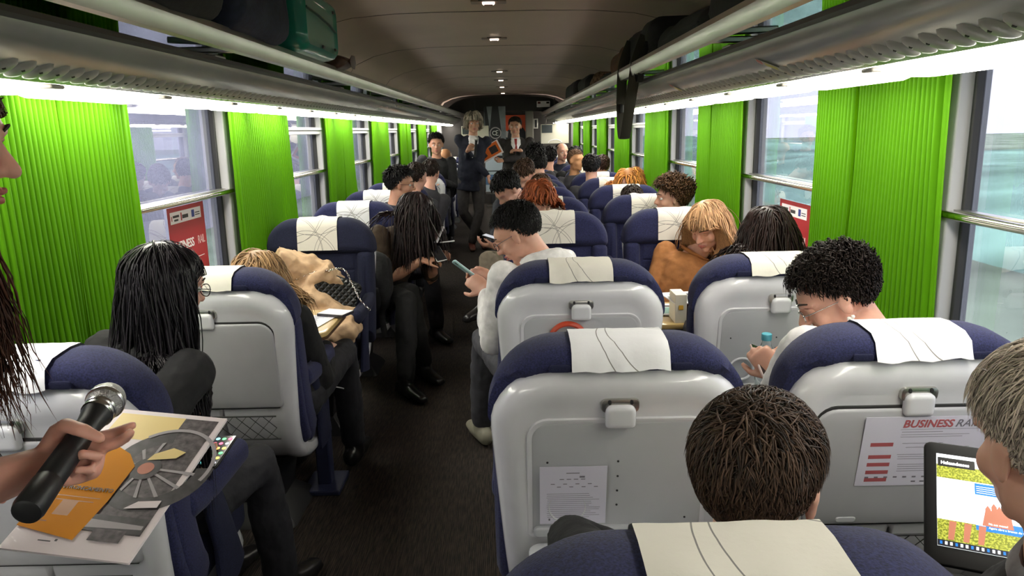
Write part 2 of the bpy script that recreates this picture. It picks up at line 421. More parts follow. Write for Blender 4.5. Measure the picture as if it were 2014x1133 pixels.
for y, lb in ((2.32, 'red and yellow instruction sticker on the right rack panel, nearest the camera'), (3.55, 'faint red and yellow sticker farther along the right rack panel')):
    A0 = Vector((mrr(1, .866), y, 1.694)); B0 = Vector((mrr(1, .912), y-.10, 1.6565)); n0 = Vector((-.62, 0, -.78))
    X0 = (B0-A0).normalized(); Mx = Matrix.Translation(A0+n0*.0035); Z0 = n0; Yx = Z0.cross(X0).normalized(); Z1 = X0.cross(Yx)
    Mx = Matrix(((X0.x, Yx.x, Z1.x, A0.x+n0.x*.004), (X0.y, Yx.y, Z1.y, A0.y), (X0.z, Yx.z, Z1.z, A0.z+n0.z*.004), (0, 0, 0, 1)))
    mb = MB(); mb.box((.055, 0, 0), (.11, .022, .0008)); mb.box((.017, 0, .0006), (.022, .015, .0008), 1); mb.box((.07, 0, .0006), (.055, .013, .0008), 2); mb.box((.017, 0, .0012), (.012, .004, .0006), 0)
    o = mb.build('sticker', [mat('sticker_base', (.35, .33, .27), .4), mat('sticker_red', (.4, .03, .03), .4), mat('sticker_yellow', (.45, .40, .08), .4)], None); o.matrix_world = Mx; tag(o, lb, 'sticker')
# ceiling spots
for i, y in enumerate((2.7, 4.4, 6.1, 9.4, 11.0, 12.7, 14.8)):
    e = empty('ceiling_spot', (-.10, y, 2.208), 'small recessed ceiling reading light with a slotted plate, %s down the ceiling' % ordn[i], 'light', 'ceiling lights over the aisle')
    mb = MB(); panel(mb, .20, .10, .01, .01, [(0, 0), (0, -.004), (.003, -.006)], lambda x, yy, d: Vector((x, yy, d)), n=3, m=1); mb.build('plate', mat('spot_plate', (.30, .22, .18), .35), e)
    mb = MB(); panel(mb, .07, .05, .014, .014, [(0, -.005), (.0, -.012), (.006, -.018)], lambda x, yy, d: Vector((x, yy-.01, d)), n=3, m=1); mb.build('lens', mat('spot_lens', (1, .8, .7), .3, emis=((1, .75, .6), 3.0)), e)
    MB().box((0, -.01, -.0185), (.05, .022, .003)).build('lens_shade', mat('spot_shade', (.10, .02, .015), .5), e)
    MB().box((0, -.065, -.003), (.11, .006, .004)).box((0, -.08, -.003), (.11, .006, .004)).build('slot', seam, e)

# end wall
ew = mat('end_wall_laminate', (.035, .03, .028), .5, noise=(3, .2))
mb = MB(); mb.box((XC, 15.65, 1.1), (2.8, .1, 2.3)); tag(mb.build('wall_end', ew), kind='structure')
tag(MB().box((XC, Y0-.05, 1.1), (2.8, .1, 2.3)).build('wall_back', mat('back_wall', (.25, .23, .21), .6)), kind='structure')
# dark bulkhead shape around the end door
mb = MB(); bulk = [(1.28, 1.82), (1.2, 1.92), (1.0, 2.06), (.8, 2.13), (.3, 2.15), (0, 2.15)]
pts = [(-x, z) for x, z in bulk]+[(x, z) for x, z in bulk[::-1][1:]]
mb.rings([[(XC+x, y, z) for x, z in pts]+[(XC+1.28, y, 1.80), (XC+.5, y, 1.87), (XC-.5, y, 1.87), (XC-1.28, y, 1.80)] for y in (15.05, 15.3)])
tag(mb.build('trim_bulkhead', mat('bulkhead_black', (.012, .011, .011), .5), angle=40), kind='structure')
tag(MB().box((.42, 15.4, 1.05), (.16, .2, 1.9)).build('trim_door_post', mat('door_post', (.16, .15, .125), .5), bevel=.02), kind='structure')
d = empty('door_1', (.0, 15.58, 0), None, None); d['kind'] = 'structure'
MB().box((0, 0, .9), (.8, .04, 1.8)).build('door_leaf', mat('door_leaf', (.03, .03, .032), .4), d, bevel=.01)
MB().box((0, -.025, 1.3), (.5, .01, .7)).build('door_pane', mat('door_pane', (.05, .055, .06), .1, spec=.8), d)
MB().tube([(.33, -.05, .85), (.33, -.05, 1.1)], .012).build('door_handle', alu, d)
# ---------------------------------------------------------------- outside
gm = mat('trackside_grass', (.22, .28, .2), .95, noise=(.25, .6))
tag(MB().box((0, 30, -1.25), (240, 260, .1)).build('ground', gm), kind='structure')
emb = mat('embankment_green', (.22, .38, .30), .95, noise=(.3, .5))
for s, x, h, nm in ((1, 9, 1.25, 'right'), (-1, -9, 6.5, 'left')):  # left one is an added backdrop, tall enough to hide the sky and grey the windows
    mb = MB(); RR = []
    for i in range(60):
        y = -60+i*3.2; hh = h+.5*mnoise.noise(Vector((y*.11, s*4, 0)))
        RR.append([(x, y, -1.25), (x+s*2.5, y, -1.25+hh*.7), (x+s*6, y, -1.25+hh), (x+s*16, y, -1.25+hh*1.1), (x+s*16, y, -1.3)])
    mb.rings(RR, close=False, cap=False)
    tag(mb.build('trackside_embankment', emb if s > 0 else mat('backdrop_grey', (.30, .30, .34), .95, noise=(.3, .3)), angle=180), ('low green grassy embankment outside the right windows' if s > 0 else 'high grey backdrop added outside the left windows to dim them'), 'embankment', kind='structure')
# ---------------------------------------------------------------- seats
cream = mat('cream_antimacassar', (.70, .67, .60), .8, bump=(90, .3))
whitec = mat('white_antimacassar', (.80, .80, .82), .8, bump=(90, .3))
def cover_pattern(m):
    """thin printed arcs on the headrest cloth, in UV"""
    nt = m.node_tree; N = nt.nodes; L = nt.links; b = N['Principled BSDF']
    uv = N.new('ShaderNodeUVMap'); last = None
    base = b.inputs['Base Color'].default_value[:]
    for cx, cy, rad in ((-.1, -.15, .62), (-.1, -.15, .70), (.75, -.35, .72), (.78, -.35, .80), (1.15, .9, .75), (1.12, 1.0, .83), (1.3, -.1, .92), (1.35, -.1, .99), (.6, 1.6, 1.25)):
        d = N.new('ShaderNodeVectorMath'); d.operation = 'DISTANCE'; d.inputs[1].default_value = (cx, cy, 0); L.new(uv.outputs[0], d.inputs[0])
        a = N.new('ShaderNodeMath'); a.operation = 'SUBTRACT'; a.inputs[1].default_value = rad; L.new(d.outputs['Value'], a.inputs[0])
        c = N.new('ShaderNodeMath'); c.operation = 'ABSOLUTE'; L.new(a.outputs[0], c.inputs[0])
        e = N.new('ShaderNodeMath'); e.operation = 'LESS_THAN'; e.inputs[1].default_value = .005; L.new(c.outputs[0], e.inputs[0])
        if last is None: last = e.outputs[0]
        else:
            q = N.new('ShaderNodeMath'); q.operation = 'MAXIMUM'; L.new(last, q.inputs[0]); L.new(e.outputs[0], q.inputs[1]); last = q.outputs[0]
    mx = N.new('ShaderNodeMix'); mx.data_type = 'RGBA'; mx.inputs[6].default_value = base; mx.inputs[7].default_value = (.22, .21, .20, 1)
    L.new(last, mx.inputs[0]); L.new(mx.outputs[2], b.inputs['Base Color'])
cover_pattern(cream); cover_pattern(whitec)

# back curve of the seat, (y, z) from the top edge down and forward under the cushion
SP = [Vector(p) for p in ((0, -.058, .985), (0, -.045, .86), (0, -.025, .72), (0, .0, .58), (0, .03, .46), (0, .085, .36), (0, .18, .30), (0, .32, .275), (0, .47, .28), (0, .60, .31), (0, .66, .36))]
def _cat(P, k=8):
    out = []
    for i in range(len(P)-1):
        p0, p1, p2, p3 = P[max(i-1, 0)], P[i], P[i+1], P[min(i+2, len(P)-1)]
        for j in range(k):
            t = j/k; out.append(.5*((2*p1)+(p2-p0)*t+(2*p0-5*p1+4*p2-p3)*t*t+(3*p1-p0-3*p2+p3)*t**3))
    out.append(P[-1]); return out
SPC = _cat(SP); _cum = [0]
for i in range(1, len(SPC)): _cum.append(_cum[-1]+(SPC[i]-SPC[i-1]).length)
SLEN = _cum[-1]
_cy = np.array([p.y for p in SPC]); _cz = np.array([p.z for p in SPC]); _cs = np.array(_cum)
def spine(v):
    if v < 0:
        return Vector((0, -.058-(-v)*.1, .985-v)), Vector((0, .995, .1))
    v = min(v, SLEN-1e-4)
    y = np.interp(v, _cs, _cy); z = np.interp(v, _cs, _cz)
    e = .02; a = max(v-e, 0); c = min(v+e, SLEN)
    t = Vector((0, np.interp(c, _cs, _cy)-np.interp(a, _cs, _cy), np.interp(c, _cs, _cz)-np.interp(a, _cs, _cz))).normalized()
    return Vector((0, y, z)), Vector((0, -t.z, t.y))       # normal points to the sitter
def onback(v0):
    """panel map: y up, measured from v0 (arc length of the panel centre)"""
    def fn(x, y, d):
        p, n = spine(v0-y); q = p+n*d
        return Vector((x, q.y, q.z))
    return fn

seat_rnd = random.Random(3)
def make_cover(parent, style, near=False, drop=.155, back=.012, w=.213, mt=None, logo=False):
    """cloth over the headrest"""
    mt = mt or cream
    pf = [(i_, .1675) for i_ in np.linspace(drop+.012, .05, 6)]+[(.022, .158), (.006, .137), (0, .10), (0, .07), (0, .04), (.012, .014), (.035, .003), (.035+back, -.004)]
    path = []
    for i_, d_ in pf:
        p_, n_ = spine(-.063+i_); q_ = p_+n_*d_; path.append((q_.y, q_.z))
    pn = []
    for i_ in range(len(path)):
        a_ = path[max(i_-1, 0)]; b_ = path[min(i_+1, len(path)-1)]; l_ = math.hypot(b_[0]-a_[0], b_[1]-a_[1])
        pn.append((path[i_][0]+(b_[1]-a_[1])/l_*.004, path[i_][1]-(b_[0]-a_[0])/l_*.004))
    path = pn
    cum = [0]
    for i in range(1, len(path)): cum.append(cum[-1]+math.hypot(path[i][0]-path[i-1][0], path[i][1]-path[i-1][1]))
    nx = 14; V = []; UV = []; r = random.Random(style)
    for i, (y, z) in enumerate(path):
        t = cum[i]/cum[-1]
        for j in range(nx+1):
            u = j/nx; wob = .004*mnoise.noise(Vector((u*5, t*6, style*3.3)))
            bk = i >= len(path)-4
            xx = (u-.5)*w
            if bk: wob += .010*mnoise.noise(Vector((u*9, t*3, style*5.1))); 
            zz = z-(.014*mnoise.noise(Vector((u*3, 0, style))) if bk else 0)
            y2 = y+(abs(wob)*.6 if y > .025 else -abs(wob))
            V.append((xx, y2, zz+.001+(abs(wob)*.5 if not bk else 0))); UV.append((u if True else 1-u, t*cum[-1]/w*.9))
    F = []
    for i in range(len(path)-1):
        for j in range(nx): F.append((i*(nx+1)+j, i*(nx+1)+j+1, (i+1)*(nx+1)+j+1, (i+1)*(nx+1)+j))
    mb = MB().add(V, F)
    if logo:
        # seen from the front x runs right to left, so mirror: logo lies at viewer's left = +x
        y_ = .1145
        def q(x, z, ww, hh, mi, sk=0): mb.quad([(x-ww/2-sk, y_, z-hh/2), (x+ww/2-sk, y_, z-hh/2), (x+ww/2+sk, y_, z+hh/2), (x-ww/2+sk, y_, z+hh/2)], mi)
        z_ = 1.048-drop+.022
        q(.072, z_, .026, .026, 1)
        for k in range(3):
            r0 = .005+.005*k; y_ = .1155
            pts = [(.079-r0*math.cos(a), y_, z_-.008+r0*math.sin(a)) for a in np.linspace(0, PI/2, 6)]
            pt2 = [(.079-(r0+.0022)*math.cos(a), y_, z_-.008+(r0+.0022)*math.sin(a)) for a in np.linspace(PI/2, 0, 6)]
            mb.add(pts+pt2, [tuple(range(12))], 2)
        y_ = .1145
        q(-.035, z_-.010, .062, .004, 1)
        q(-.073, z_-.004, .005, .016, 1, -.004); q(-.081, z_-.004, .005, .014, 1, -.004); q(-.088, z_+.003, .012, .004, 1); q(-.088, z_-.010, .012, .004, 1)
    o = mb.build('headrest_cover', [mt, ink, white_ink], parent, angle=80)
    uvl = o.data.uv_layers.new(name='UVMap')
    uva = UV+[(-9, -9)]*(len(mb.v)-len(UV))
    for lp in o.data.loops: uvl.data[lp.index].uv = uva[lp.vertex_index]
    return o

MESHC = {}
def shared(key, fn, parent):
    """build once, then copy sharing mesh data"""
    if key not in MESHC:
        o = fn(parent); MESHC[key] = o; return o
    o = MESHC[key].copy(); COL.objects.link(o); o.parent = parent; return o

def seat(x, y, away, label, group, tray='closed', cover=0, cover_mat=None, logo=False, drop=.155, near=False, mat_c=None, arms=(-1, 1), coversx=0):
    bl = mat_c or blue
    e = empty('train_seat', (x, y, 0), label, 'seat', group, 0 if away else PI)
    key = bl.name
    def f_cush(p):
        mb = MB()
        panel(mb, .558, .70, .17, .05, [(.05, .03), (.02, .03), (.006, .034), (0, .045), (.0, .075), (.01, .10), (.03, .118), (.06, .125)], onback(.305), n=8)
        return mb.build('backrest', bl, p, angle=70)
    def f_head(p):
        def hmap(x_, y_, d_):
            v_ = .037-y_; k_ = max(0, min(1, (v_+.012)/.03)); k_ = k_*k_*(3-2*k_)
            return onback(.037)(x_, y_, d_ if d_ > .05 else d_+(max(d_, .036)-d_)*k_)
        mb = MB()
        panel(mb, .585, .20, .165, .03, [(.07, .0), (.035, .003), (.012, .014), (0, .04), (0, .10), (.006, .135), (.022, .158), (.045, .166)], hmap, n=12)
        return mb.build('headrest', bl, p, angle=70)
    def f_panel(p):
        mb = MB()
        for k in range(5):     # horizontal seams
            panel(mb, .37, .084, .008, .008, [(.004, .118), (.0, .1255), (.004, .1285), (.012, .130)], onback(.182+k*.0865), n=3, m=3, cap0=False)
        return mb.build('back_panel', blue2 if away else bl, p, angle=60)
    def f_wing(sgn):
        def g(p):
            mb = MB(); panel(mb, .085, .56, .03, .03, [(.01, .05), (0, .07), (0, .13), (.008, .152), (.02, .162), (.032, .165)], lambda a, b_, d: onback(.40)(a+sgn*.242, b_, d), n=4, m=6)
            return mb.build('side_bolster', bl, p, angle=70)
        return g
    def f_shell(p):
        mb = MB()
        if tray == 'open':
            rec = [(.088, .020, -.01), (.080, .020, -.01), (.076, .014, -.01), (.072, .004, -.006)]
        else: rec = [(.10, -.006), (.075, -.006)]
        w, h = .578, SLEN-.06
        prof = [(.26, .004), (.16, .004), (.092, .004), (.075, .001), (.055, -.004), (.035, -.004), (.015, .003), (.004, .016), (0, .032), (.004, .052), (.03, .056)]
        def fn(a, b_, d):
            q = onback(h/2-.012)(a, b_, d)
            v = h/2-b_
            q.x = a*(1-.12*max(0, min(1, (v-.1)/.5)))
            return q
        panel(mb, w, h, .145, .16, prof, fn, n=8, m=14, cap0=True)
        return mb.build('shell', white, p, angle=60)
    def f_rim(p):   # raised rim + recessed field (tray folded down or missing)
        mb = MB()
        panel(mb, .415, .325, .05, .02, [(.0, .004), (.002, -.002), (.008, -.002), (.014, .0015)], onback(.262), n=6, cap0=False, cap1=False)
        return mb.build('recess_edge', white, p, angle=60)
    def f_field(p):
        mb = MB()
        panel(mb, .395, .305, .045, .02, [(.0, .003), (.002, .001), (.006, .0005)], onback(.262), n=6, cap0=False)
        for a, b_ in ((-.16, .05), (-.16, -.11), (0, .05), (0, .01), (0, -.03), (0, -.07), (.16, .05), (.16, -.11)):
            panel(mb, .006, .006, .003, .003, [(0, .002), (.0005, -.0008)], lambda X_, Y_, d: onback(.262)(X_+a, Y_+b_, d), 1, n=2, m=1)
        return mb.build('recess_field', [inner_pl, seam], p, angle=60)
    def f_door(p):
        mb = MB()
        panel(mb, .46, .33, .055, .025, [(.0, .004), (.0, -.0025), (.004, -.003)], onback(.262), 1, n=6, cap0=False, cap1=False)
        panel(mb, .45, .32, .05, .02, [(.0, .002), (.0, -.005), (.003, -.008), (.007, -.009)], onback(.262), n=6, cap0=False)
        panel(mb, .05, .018, .003, .003, [(.0, -.008), (.002, -.0105)], lambda X_, Y_, d: onback(.405)(X_-.12, Y_, d), 2, n=2, m=1)
        return mb.build('tray_table', [grey_pl, seam, white], p, angle=60)
    def f_latch(p):
        mb = MB()
        panel(mb, .085, .035, .012, .012, [(.0, .0), (.002, -.008), (.008, -.010)], onback(.066), 1, n=4, m=2)
        panel(mb, .066, .055, .016, .008, [(.0, -.004), (.0, -.016), (.004, -.021), (.010, -.022)], onback(.089), n=4, m=2)
        for a in (-.024, .024): panel(mb, .008, .012, .003, .003, [(0, -.009), (.001, -.0125)], lambda X_, Y_, d: onback(.056)(X_+a, Y_, d), 2, n=2, m=1)
        return mb.build('tray_latch', [white, alu, seam], p, angle=50)
    def f_open(p):   # lower part of the folded-down tray and its hinges
        mb = MB()
        MBp = lambda w, h, c, d0, d1, mi=0, dx=0: panel(mb, w, h, .012, .012, [(.0, d0), (.0, d1), (.004, d1-.003)], lambda X_, Y_, d: onback(c)(X_+dx, Y_, d), mi, n=3, m=3)
        MBp(.385, .030, .405, .004, -.006); MBp(.05, .024, .400, -.006, -.011, 0, -.10); MBp(.05, .024, .400, -.006, -.011, 0, .10)
        p0 = onback(.43)(0, 0, -.01)
        c = p0+Vector((0, -.135, -.01))
        panel(mb, .41, .27, .03, .03, pillow(.018, .006, 3), xyz(c), n=4, m=3)
        return mb.build('open_tray', [inner_pl, seam], p, angle=50)
    def f_ring(p):
        mb = MB(); c = onback(.33)
        P = [c(-.115+.042*math.cos(a)*1., .042*math.sin(a), -.006) for a in np.linspace(0, 2*PI, 25)]
        mb.tube(P, .0045, 8)
        return mb.build('cup_ring', white, p)
    def f_seat(p):
        mb = MB(); panel(mb, .47, .50, .06, .09, pillow(.15, .05), lambda a, b_, d: Vector((a, .38-b_, .385+d+.012*math.cos(b_*5))), n=6, m=5)
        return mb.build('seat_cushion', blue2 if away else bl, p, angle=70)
    def f_arm(sg):
        def g(p):
            mb = MB(); x_ = sg*.262
            panel(mb, .062, .40, .028, .028, pillow(.075, .03), lambda a, b_, d: Vector((x_+a, .31-b_, .615+d+.02*(b_/.2)**2*(1 if b_ > 0 else 0))), n=6, m=5)
            return mb.build('armrest', bl, p, angle=70)
        return g
    def f_armsup(sg):
        def g(p):
            mb = MB(); mb.tube([(sg*.262, .36, .30), (sg*.262, .33, .45), (sg*.262, .28, .59)], [(.018, .09), (.018, .06), (.018, .05)], 10, right=(1, 0, 0))
            return mb.build('armrest_support', blue2, p, angle=70)
        return g
    def f_base(p):
        mb = MB(); panel(mb, .34, .34, .03, .03, [(.02, .29), (.05, .24), (.07, .08), (.02, .03), (0, .001)], xyz((0, .34, 0)), n=4, m=2)
        return mb.build('pedestal', blackpl, p, angle=40)
    def f_net(p):
        mb = MB(); c = onback(.50)
        for k in range(9):
            for sg in (-1, 1):
                P = []
                for q in range(7):
                    t = q/6; xx = -.19+.0475*k+sg*(t-.5)*.09; 
                    if abs(xx) < .195: P.append(c(xx, (t-.5)*.10, -.014))
                if len(P) > 1: mb.tube(P, .0012, 4)
        mb.tube([c(-.195, .05, -.016), c(.195, .05, -.016)], .003, 6); mb.tube([c(-.195, -.05, -.014), c(.195, -.05, -.014)], .003, 6)
        return mb.build('net_pocket', mat('net_cord', (.03, .03, .03), .6), p)
    def f_tuft(p, a=-.132):
        mb = MB()
        panel(mb, .05, .02, .006, .006, [(0, .012), (.002, .0), (.006, -.0015)], lambda X_, Y_, d: onback(-.022)(X_+a, Y_, d), n=3, m=2)
        return mb.build('velcro_patch', mat('dark_velcro', (.012, .014, .045), 1, bump=(300, .6)), p)
    for k, f in (('shell', f_shell), ('backrest', f_cush), ('headrest', f_head), ('seat_cushion', f_seat), ('pedestal', f_base), ('velcro', f_tuft), ('velcro2', lambda p: f_tuft(p, .132))):
        shared((k, key, away), f, e)
    shared(('latch',), f_latch, e)
    if tray == 'open':
        shared(('rim',), f_rim, e); shared(('field',), f_field, e); shared(('open',), f_open, e); shared(('ring',), f_ring, e)
    else:
        shared(('door',), f_door, e); shared(('net',), f_net, e)
    shared(('panel', key, away), f_panel, e)
    for sg in (-1, 1):
        shared(('wing', sg, key), f_wing(sg), e)
    for sg in arms:
        shared(('arm', sg, key), f_arm(sg), e); shared(('sup', sg), f_armsup(sg), e)
    cv = shared(('cover', cover, logo, drop, (cover_mat or cream).name), lambda p: make_cover(p, cover, drop=drop, back=.014, mt=cover_mat, logo=logo), e)
    if coversx: cv.location.x = coversx
    return e

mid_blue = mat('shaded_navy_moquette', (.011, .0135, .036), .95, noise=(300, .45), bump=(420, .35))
XA, XB, XL = .232, .905, -1.03
G1 = 'train seats in the two right-hand columns'; G2 = 'train seats in the single left-hand column'
seat(XA+.005, .69, True, 'train seat at the bottom edge with cream patterned headrest cloth, behind the brown-haired man', G1, cover=11, drop=.17)
LOW = []
LOW.append(seat(XA, 1.585, True, 'white-backed aisle seat with a paper sheet on its empty tray recess', G1, 'open', cover=2, cover_mat=whitec))
seat(XA, 2.48, True, 'white-backed aisle seat with a red ring on its back, behind the white hoodie', G1, 'open', cover=3)
seat(XB+.0, .66, True, 'train seat at the bottom right corner, under the grey-haired man', G1, cover=4)
LOW.append(seat(XB, 1.62, True, 'white-backed window seat with a printed programme sheet taped to its closed tray', G1, cover=5, cover_mat=whitec))
for q_ in LOW: q_.scale.z = .986
seat(XB+.015, 2.52, True, 'white-backed window seat with a water bottle held at its back, behind the dark bobbed hair', G1, 'open', cover=6)
seat(XL-.03, 1.50, True, 'white-backed seat at the lower left behind the microphone', G2, cover=7, cover_mat=whitec)
seat(XL, 2.45, True, 'white-backed left seat with closed tray beside the long black hair', G2, cover=8)
rowsA = [4.10+.9*k for k in range(12)]
for k, y in enumerate(rowsA):
    nm = ordn[k] if k else 'first'
    seat(XA+.01, y, False, 'aisle-side seat facing the camera in the right block, %s row beyond the table' % nm, G1, cover=20+k % 4, logo=k < 1, drop=.165)
    seat(XB+.01, y+.05, False, 'window-side seat facing the camera in the right block, %s row beyond the table' % nm, G1, cover=24+k % 4, logo=k < 1, drop=.165)
left_rows = [(4.02, False), (4.95, False), (5.85, False), (6.75, False), (7.6, False), (8.6, True), (9.5, True), (10.4, True), (11.3, True), (12.2, True), (13.1, True)]
for k, (y, aw) in enumerate(left_rows):
    nm = ordn[k] if k else 'first'
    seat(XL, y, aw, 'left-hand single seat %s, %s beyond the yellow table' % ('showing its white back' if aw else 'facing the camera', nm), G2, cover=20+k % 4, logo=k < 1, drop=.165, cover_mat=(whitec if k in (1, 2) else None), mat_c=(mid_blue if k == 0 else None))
# ---------------------------------------------------------------- people
def arrmesh(name, V, F, m, parent, loc=None):
    me = bpy.data.meshes.new(name); nv = len(V); nf = len(F)
    me.vertices.add(nv); me.vertices.foreach_set('co', np.asarray(V, dtype=np.float32).ravel())
    me.loops.add(nf*4); me.loops.foreach_set('vertex_index', np.asarray(F, dtype=np.int32).ravel())
    me.polygons.add(nf); me.polygons.foreach_set('loop_start', np.arange(0, nf*4, 4, dtype=np.int32)); me.polygons.foreach_set('loop_total', np.full(nf, 4, dtype=np.int32))
    me.polygons.foreach_set('use_smooth', np.ones(nf, dtype=bool))
    me.materials.append(m); me.update(calc_edges=True); me.validate()
    o = bpy.data.objects.new(name, me); COL.objects.link(o); o.parent = parent
    if loc is not None: o.location = loc
    return o
HL_F = np.array([-1, -.35, -.12, .08, .25, .5, .8, 1.]); HL_U = np.array([-.82, -.72, -.40, .02, .22, .46, .56, .60])
def hair(parent, C, R, Fv, U, style='short', n=900, length=.05, r=.0016, colr=(.03, .02, .015), K=8, vol=.012, curl=0, part=0., seed=1, isl=.35, rough=.45, loc=None, cap=1.0, colliders=(), grav=.5, bald=False, hl=0., lift=0, s=1., fringe=0, fmax=None, partn=.12):
    rg = np.random.default_rng(seed); M = np.array([R, Fv, U])      # local = M @ world
    G = M @ np.array([0, 0, -1.])
    c0 = np.array([0, -.012, .035])*s; rad = np.array([.079, .101, .090])*s
    d = rg.normal(size=(n*4, 3)); d /= np.linalg.norm(d, axis=1)[:, None]
    def ok(d):
        t = np.interp(d[:, 1], HL_F, HL_U)+hl
        k = d[:, 2] > t
        if bald: k &= ~((d[:, 2] > .35) & (d[:, 1] > -.62))
        return k
    d = d[ok(d)][:n]; n = len(d)
    p = c0+d*rad*1.0; off = (vol*(.25+.9*rg.random(n)))/.09
    nrm = d/rad; nrm /= np.linalg.norm(nrm, axis=1)[:, None]
    if style == 'short':
        wh = np.array([.15*part, -.62, .78]); v = d-wh*(d@wh)[:, None]
        v += rg.normal(size=v.shape)*.25; v += nrm*(.25+lift)
        if fringe: v += np.array([.5*fringe, .2, .3])*np.clip(d[:, 1:2]*1.5, 0, 1)
    elif style == 'spiky':
        v = nrm*.9+rg.normal(size=nrm.shape)*.5+np.array([0, .3, 0])
    else:
        sg = np.sign(d[:, 0]-part*.35+rg.normal(size=n)*partn); v = np.stack([sg*1.0, -.35+0*sg+d[:, 1]*.25, .15+0*sg], 1)+nrm*.2
    v /= np.linalg.norm(v, axis=1)[:, None]
    L = length*(.75+.35*rg.random(n))
    if style == 'short': sc_l = np.interp(d[:, 2], [-.8, -.2, .15, .6], [.25, .40, .60, 1]); L = L*sc_l; off = off*sc_l
    
    P = [p]; st = L/(K-1); q = p.copy(); fc = np.array([0, .045, -.025])*s; fr_ = np.array([.060, .070, .095])*s
    nz = rg.normal(size=(n, 3))
    cols = [(M@(np.array(cc)-np.array(C)), rr_) for cc, rr_ in colliders]
    Gl = G
    for k in range(1, K):
        g_ = grav if style == 'long' else grav*.25
        v = v*(1-g_)+Gl*g_+nz*.06*(1 if style != 'spiky' else 3)+rg.normal(size=v.shape)*.05
        v /= np.linalg.norm(v, axis=1)[:, None]
        q = q+v*st[:, None]
        w = (q-c0)/(rad*(1+off*min(1, k/2.5))[:, None]); l = np.linalg.norm(w, axis=1); ins = l < 1
        q[ins] = (c0+(w/l[:, None])*(rad*(1+off*min(1, k/2.5))[:, None]))[ins]
        if style == 'short':
            w = (q-c0)/rad; l = np.linalg.norm(w, axis=1); mxl = 1+off*(1+lift*1.2*min(1, k/3))
            o_ = (l > mxl); q[o_] = (c0+(w/l[:, None])*rad*mxl[:, None])[o_]
        if style == 'long':
            w = (q-fc)/fr_; l = np.linalg.norm(w, axis=1); ins = l < 1.08
            q[ins] = (fc+(w/l[:, None])*fr_*1.08)[ins]
            if fmax:
                lim = (fmax[0]+fmax[1]*np.maximum(0, -q[:, 2]-.11))*s; q[:, 1] = np.where((q[:, 2] < .05) & (q[:, 1] > lim), lim, q[:, 1])
            for cc, r_ in cols:
                w = q-cc; l = np.linalg.norm(w, axis=1); ins = l < r_
                q[ins] = (cc+w/l[:, None]*(r_+.012*rg.random(n))[:, None])[ins]
        P.append(q.copy())
        dv = P[-1]-P[-2]; v = dv/np.maximum(np.linalg.norm(dv, axis=1), 1e-6)[:, None]
    P = np.stack(P, 1)                                              # n,K,3 local
    if curl:
        t = np.linspace(0, 1, K); ph = rg.random(n)*6.28; fq = (1.5 if style != 'long' else 2.2)+rg.random(n)
        a = curl*np.minimum(1, t*1.5)[None, :]
        P[:, :, 0] += a*np.sin(ph[:, None]+fq[:, None]*6.28*t); P[:, :, 2] += a*np.cos(ph[:, None]+fq[:, None]*6.28*t); P[:, :, 1] += a*.6*np.sin(1+ph[:, None]+fq[:, None]*5*t)
    T = np.gradient(P, axis=1); T /= np.maximum(np.linalg.norm(T, axis=2), 1e-9)[:, :, None]
    out = (P-c0); out /= np.maximum(np.linalg.norm(out, axis=2), 1e-9)[:, :, None]
    A = np.cross(T, out); A /= np.maximum(np.linalg.norm(A, axis=2), 1e-9)[:, :, None]; B = np.cross(A, T)
    w_ = np.interp(np.linspace(0, 1, K), [0, .25, .7, 1], [.8, 1, .85, .12])*r
    V = np.stack([P+A*w_[None, :, None]*1.7, P+B*w_[None, :, None]*.9, P-A*w_[None, :, None]*1.7], 2)   # n,K,3,3
    Vw = V.reshape(-1, 3)@M+np.array(C)
    i = np.arange(n)[:, None, None]*K*3; k = np.arange(K-1)[None, :, None]*3; j = np.arange(3)[None, None, :]
    a = i+k+j; b_ = i+k+(j+1) % 3
    F = np.stack([a, b_, b_+3, a+3], -1).reshape(-1, 4)
    # under-cap
    nu, nvv = 20, 28; th = np.linspace(.02, PI-.02, nu); ph = np.linspace(0, 2*PI, nvv, endpoint=False)
    D = np.array([[math.sin(t)*math.cos(f_), math.sin(t)*math.sin(f_), math.cos(t)] for t in th for f_ in ph])
    cv = (c0+D*rad*(1.0+.35*vol/.09*cap))@M+np.array(C); kk = ok(D); o0 = len(Vw); FF = []
    for a_ in range(nu-1):
        for b2 in range(nvv):
            q4 = (a_*nvv+b2, a_*nvv+(b2+1) % nvv, (a_+1)*nvv+(b2+1) % nvv, (a_+1)*nvv+b2)
            if all(kk[x] for x in q4): FF.append([x+o0 for x in q4])
    hm = mat('hair_%s' % '_'.join('%d' % (c*999) for c in colr), colr, rough, island=isl, spec=.22)
    return arrmesh('hair', np.vstack([Vw, cv]), np.vstack([F, np.array(FF)]) if FF else F, hm, parent, loc)

